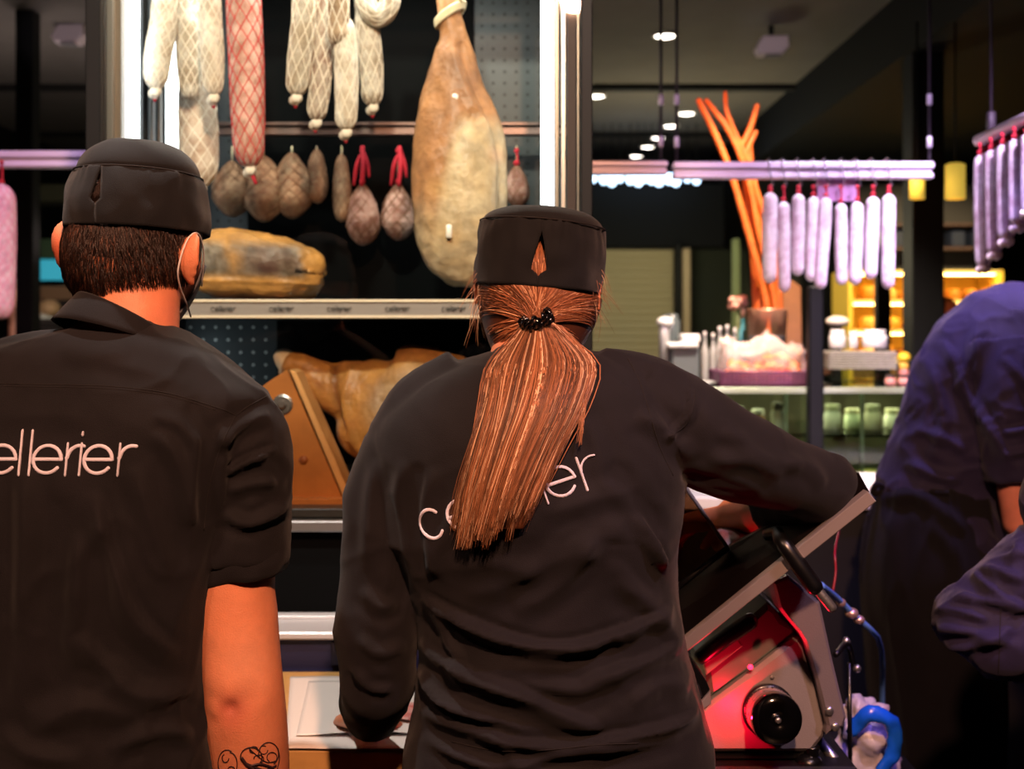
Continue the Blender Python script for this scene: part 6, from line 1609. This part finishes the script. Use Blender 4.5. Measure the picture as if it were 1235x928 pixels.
# ---- yellow lit shelves at the back
ys = 7.6; bx0, bx1 = P(1026, 0, ys)[0], P(1208, 0, ys)[0]; bt = P(0, 326, ys)[2]
bs = empty('bakery_shelves', ((bx0+bx1)/2, ys+.2, 0), 'brightly lit yellow shelf unit far behind at the right', 'shelves')
add('back_board', box(*bb((bx0, ys+.38, .9), (bx1, ys+.40, bt)), .002), mat('yellow_board', 'f0c850', .6), bs, smooth=False)
for i, py in enumerate((326, 362, 398, 434)):
    z = P(0, py, ys)[2]; add('shelf', box(*bb((bx0, ys, z-.02), (bx1, ys+.38, z)), .003), mat('cream_shelf', 'f0d890', .5), bs, smooth=False)
    if i < 3: add('light_strip', box(*bb((bx0+.03, ys+.02, z-.030), (bx1-.03, ys+.05, z-.021)), .002), mat('warm_strip', 'ffd070', .5, emit='ffd27a', estr=18), bs, smooth=False)
for x_ in (bx0, bx1): add('side', box(*bb((x_-.012, ys, 0), (x_+.012, ys+.4, bt)), .002), mat('yellow_board', 'f0c850'), bs, smooth=False)
add('plinth', box(*bb((bx0, ys+.02, 0), (bx1, ys+.38, P(0, 436, ys)[2]-.02)), .002), mat('brown_plinth', '6d5230', .6), bs, smooth=False)
rr_ = random.Random(11); k = 0; where = ('top', 'middle', 'bottom')
for row, py in enumerate((362, 398, 434)):
    z = P(0, py, ys)[2]+.001; px = 1036
    while px < 1200:
        w = rr_.choice((16, 20, 24)); Y = ys+.15; c = P(px+w/2, 0, Y); cc = rr_.choice(('b8742a', 'd89a3c', '8a4f20', 'e0b060', 'c8862e')); h = rr_.uniform(.05, .10)
        k += 1
        V, Fc = ellipsoid((c[0], Y, z+h/2), (w/2*Y/FPX*.92, .10, h/2), 22, 14, p=.7); V[:, 2] = np.maximum(V[:, 2], z)
        near = 'left of the thin black post' if px < 1056 else ('between the black post and the thick column' if px < 1098 else ('hidden by the thick column' if px < 1130 else 'right of the thick column'))
        add('loaf', (V, Fc), mat('food_'+cc, cc, .6, noise_=(40, .3)), label='golden loaf on the %s yellow shelf, %s' % (where[row], near), cat='bread', group='loaves %s on the %s yellow shelf' % (near, where[row])); px += w+4
# dark shelving above it
a, b = P(1046, 268, 7.9), P(1200, 326, 7.9)
dk = empty('wall_shelf', ((a[0]+b[0])/2, 8.0, b[2]), 'dark shelf rack above the lit yellow shelves', 'shelves')
for z in (a[2], (a[2]+b[2])/2): add('board', box(*bb((a[0], 7.95, z-.02), (b[0], 8.25, z)), .003), mat('dark_brown_board', '4a3638', .6), dk, smooth=False)
add('back', box(*bb((a[0], 8.25, b[2]-.2), (b[0], 8.28, P(0, 215, 7.9)[2])), .003), mat('mauve_grey_board', '3d3a40', .7), dk, smooth=False)
for px in (1062, 1080, 1150, 1175):
    z = (a[2]+b[2])/2+.001; c = P(px, 0, 8.05); add('storage_box', box((c[0], 8.05, z+.05), (.085, .2, .10), .008), mat('grey_green_box' if px == 1062 else 'navy_box', '6d7a70' if px == 1062 else '1c2440', .6), smooth=False, label={1062: 'grey-green storage box left on the dark rack', 1080: 'navy storage box beside the grey-green one on the dark rack', 1150: 'navy storage box on the dark rack just right of the thick column', 1175: 'navy storage box at the right end of the dark rack'}[px], cat='box', group='boxes on the dark rack')
# pendant lamps
def pendant(x0, x1, y0, y1, Y, label):
    c = P((x0+x1)/2, y1, Y); r = (x1-x0)/2*Y/FPX; h = (y1-y0)*Y/FPX; top = 2.72
    o = empty('pendant_lamp', (c[0], Y, top), label, 'pendant lamp', 'yellow pendant lamps')
    add('lamp_shade', lathe([(r, 0), (r*.98, h), (r*.6, h+.006), (r*.1, h+.008), (r*.1, h+.004), (r*.92, h-.004), (r*.94, 0)], (c[0], Y, c[2]), 28), mat('yellow_lampshade', 'e0c040', .6, emit='f0c850', estr=.55), o)
    add('bulb', ellipsoid((c[0], Y, c[2]+.012), (r*.8, r*.8, .012), 20, 10), mat('lit_bulb', 'fff0b0', .5, emit='ffeeb0', estr=6), o)
    add('cable', tube([(c[0], Y, c[2]+h), (c[0], Y, top)], .004, 8), M_BFRAME, o)
pendant(1097, 1115, 216, 240, 4.7, 'small yellow pendant lamp just below the end of the sausage rail')
pendant(1140, 1164, 199, 240, 4.7, 'larger yellow pendant lamp right of the thick black column')
# string of small blue-white lights under the short rail
xs = [716, 728, 738, 748, 760, 770, 778, 786, 795, 801, 807, 815, 829, 840]
pos = ['first', 'second', 'third', 'fourth', 'fifth', 'sixth', 'seventh', 'eighth', 'ninth', 'tenth', 'eleventh', 'twelfth', 'thirteenth', 'fourteenth']
for i, a in enumerate(xs):
    c = P(a, 216+(i % 3)-1, 8.6); r = .022+.006*((i*7) % 3)
    o = add('string_light', lathe([(r*.5, -r*1.3), (r, -r*.5), (r, r*.7), (r*.5, r*1.4), (.001, r*1.5)], c, 14), mat('blue_white_bulb', 'cfe4ff', .4, emit=('bfe0ff', 'd8d0ff', 'b8f0ff')[i % 3], estr=4), label='blue-white light above the black fascia, %s from the left' % pos[i], cat='string light', group='row of blue-white lights')
    add('wire', tube([c+[0, 0, r*1.4], (c[0], 8.6, 2.99)], .003, 5), M_BFRAME, o)
# ---- stall seen at the left edge
def stall():
    Y = 7.5; o = empty('market_stall', (P(52, 0, Y)[0], Y, 0), 'far stall with turquoise lit panel and green awning at the left', 'stall')
    f = lambda n, x0, x1, y0, y1, m, d=.3, y=Y: add(n, box(*bb(P(x0, y0, y), P(x1, y1, y)+np.array([0, d, 0])), .005), m, o, smooth=False)
    f('lit_panel', 34, 110, 313, 338, mat('turquoise_panel', '3aa8c0', .5, emit='3ab4cc', estr=.55), .05)
    f('awning', 30, 112, 288, 312, mat('green_awning', '3c5a3c', .8))
    f('fascia', 30, 112, 222, 243, mat('olive_board', '33361e', .8))
    f('counter_front', 30, 112, 345, 362, mat('beige_front', '8a7050', .7), .3)
    f('base', 30, 112, 362, 709, mat('stall_base', '2a2622', .8), .5)
    a = P(34, 222, Y); 
    for px in (32, 110): f('stall_post', px-2, px+2, 222, 430, M_BFRAME, .05)
    return o
stall()
post('post', 18, 39, -12, 344, 5.6, .1, M_BFRAME, 'black column at the left edge behind the pink netted salami', 'column', flo=True)
add('signal_lamp', ellipsoid(P(42, 280, 7.2), (.018, .018, .018), 16, 10), mat('red_orange_lamp', 'ff5020', .4, emit='ff5a28', estr=2.5), label='small red-orange lamp beside the left column', cat='lamp', origin=P(42, 280, 7.2))
add('pole', tube([P(42, 281, 7.2), (P(42, 0, 7.2)[0], 7.2, 0)], .012, 10), M_BFRAME, bpy.data.objects['signal_lamp'])
for i, (a, b, c, l) in enumerate(((46, 374, 'b8946a', 'beige melon on the far stall, left one'), (60, 372, 'c8a878', 'pale melon on the far stall, right one'), (52, 386, 'cfd8c8', 'whitish cabbage low on the far stall'))):
    q = P(a, b, 7.1); add('melon' if i < 2 else 'cabbage', ellipsoid(q, (.06, .06, .05), 20, 14), mat('veg_'+c, c, .6, noise_=(20, .3)), label=l, cat='produce')
q0 = P(34, 395, 7.1); add('produce_table', join(box(*bb((P(30, 0, 7.1)[0], 6.95, 0), (P(80, 0, 7.1)[0], 7.25, P(0, 395, 7.1)[2]-.0)), .01), box(*bb((P(40, 0, 7.1)[0], 7.0, P(0, 395, 7.1)[2]), (P(80, 0, 7.1)[0], 7.24, P(0, 385, 7.1)[2])), .01)), mat('stall_base', '2a2622'), smooth=False, label='dark produce table before the far stall', cat='table')
# ================================================================ camera and light
cam = bpy.data.cameras.new('camera'); co = bpy.data.objects.new('camera', cam); COL.objects.link(co)
co.location = (0, 0, CZ); co.rotation_euler = (PI/2, 0, 0)
cam.sensor_width = 36; cam.lens = FPX/1235*36; cam.shift_y = -(464-HY)/1235; cam.clip_start = .05; cam.clip_end = 100
cam.dof.use_dof = True; cam.dof.focus_distance = 1.52; cam.dof.aperture_fstop = 5.0
SC.camera = co
w = bpy.data.worlds.new('world'); SC.world = w; w.use_nodes = True
w.node_tree.nodes['Background'].inputs[0].default_value = (*lin('50465a'), 1); w.node_tree.nodes['Background'].inputs[1].default_value = .10
def light(name, kind, loc, to, power, col, size=.3, size_y=None, spot=60, blend=.5):
    l = bpy.data.lights.new(name, kind); o = bpy.data.objects.new(name, l); COL.objects.link(o)
    l.energy = power; l.color = lin(col)
    if kind == 'AREA':
        l.size = size
        if size_y: l.shape = 'RECTANGLE'; l.size_y = size_y
    elif kind == 'SPOT':
        l.shadow_soft_size = size; l.spot_size = math.radians(spot); l.spot_blend = blend
    else: l.shadow_soft_size = size
    o.location = loc; d = Vector(to)-Vector(loc); o.rotation_euler = d.to_track_quat('-Z', 'Y').to_euler()
    return o
light('shop_spot', 'SPOT', (.25, -.35, 2.9), (-.25, 1.5, 1.25), 420, 'ffb890', .05, spot=75)
light('shop_spot', 'SPOT', (-1.1, .2, 2.9), (-.3, 1.6, 1.3), 55, 'ffc8a8', .05, spot=70)
light('worktop_spot', 'SPOT', (-.75, 1.55, 2.9), (-.22, 1.95, .95), 120, 'fff0e4', .03, spot=34)
light('case_front_fill', 'SPOT', (-.25, .9, 2.9), (-.33, 2.7, 1.75), 250, 'fff2e0', .05, spot=50)  # added fill from the front so the hanging meats read bright
light('case_fill', 'AREA', (-.33, 2.5, 2.40), (-.33, 2.6, 1.2), 14, 'fff6ea', .7, .1)  # unseen area fill added to help the lamp tubes
light('violet_spot', 'SPOT', (.93, 2.9, 2.62), (1.06, 2.95, 1.3), 95, 'b49aff', .05, spot=44)
light('violet_spot', 'SPOT', (1.2, 1.5, 2.85), (.86, 1.95, 1.1), 85, 'a080ff', .05, spot=30)
light('sensor_fill', 'SPOT', (.7, 3.9, 2.5), (1.23, 5.9, 2.9), 30, 'ffe8f0', .03, spot=12)  # added fill, brightens only the right ceiling sensor
light('sensor_fill', 'SPOT', (-1.8, 3.9, 2.5), (-2.1, 5.9, 2.95), 22, 'ffe8f0', .03, spot=12)  # same added fill for the left ceiling sensor
light('rail_spot', 'SPOT', (.9, 2.2, 2.7), (.86, 3.5, 1.98), 62, 'e6c4ff', .1, spot=40)
light('rail_spot', 'SPOT', (-1.35, 2.2, 2.9), (-1.35, 3.4, 1.9), 60, 'f0c8ff', .1, spot=60)
light('slicer_spot', 'SPOT', (.95, .6, 2.9), (.45, 1.8, 1.1), 90, 'ffd8f0', .05, spot=36)
light('counter_spot', 'SPOT', (.95, 3.9, 2.9), (1.0, 4.6, 1.35), 420, 'ffe6d0', .06, spot=75)
light('twig_lamp', 'SPOT', (.55, 4.2, 2.7), (.85, 4.75, 2.2), 40, 'ff8a30', .03, spot=70)
light('shop_fill', 'POINT', (.95, 7.6, 2.0), (0, 0, 0), 34, 'fff0c4', .2)  # unseen point fill added for the shutter and far background
light('shop_fill', 'POINT', (-.45, 3.7, 2.0), (0, 0, 0), 14, 'ffe8d8', .2)  # fill hidden behind the cabinet, added to lift the ceiling
light('shop_fill', 'POINT', (-2.3, 6.0, 2.0), (0, 0, 0), 18, 'ffe8e0', .2)  # unseen point fill added for the far left background
light('rail_spot', 'SPOT', (1.3, 2.0, 2.6), (1.30, 3.1, 1.85), 340, 'f0d0ff', .1, spot=36)
light('counter_fill', 'AREA', (1.0, 4.55, 1.33), (1.0, 4.6, 1.0), 9, 'fff0c8', 1.1, .1)  # area fill added under the glass top to brighten the goods
light('red_led', 'POINT', tuple(P(888, 866, 1.755)), (0, 0, 0), .9, 'ff0a2c', .003)
light('snack_fill', 'SPOT', (.75, 3.9, 2.3), tuple(P(917, 430, 4.4)), 130, 'ffd8b8', .03, spot=16)  # narrow fill added to make the crisps bag brighter
light('bakery_fill', 'SPOT', (2.3, 6.3, 2.6), (2.6, 7.8, 1.7), 260, 'ffe2a0', .05, spot=60)  # added fill, the shelf strips alone leave the yellow boards dark
light('prep_light', 'SPOT', (1.0, 3.2, 2.6), (.95, 3.75, 1.1), 60, 'f4e8ff', .05, spot=50)
SC.cycles.use_denoising = True
SC.cycles.max_bounces = 8; SC.cycles.transparent_max_bounces = 12; SC.cycles.caustics_reflective = False; SC.cycles.caustics_refractive = False
SC.cycles.sample_clamp_indirect = 4
vs = SC.view_settings; vs.view_transform = 'Standard'; vs.look = 'None'; vs.gamma = 1; vs.exposure = 0; vs.use_curve_mapping = False
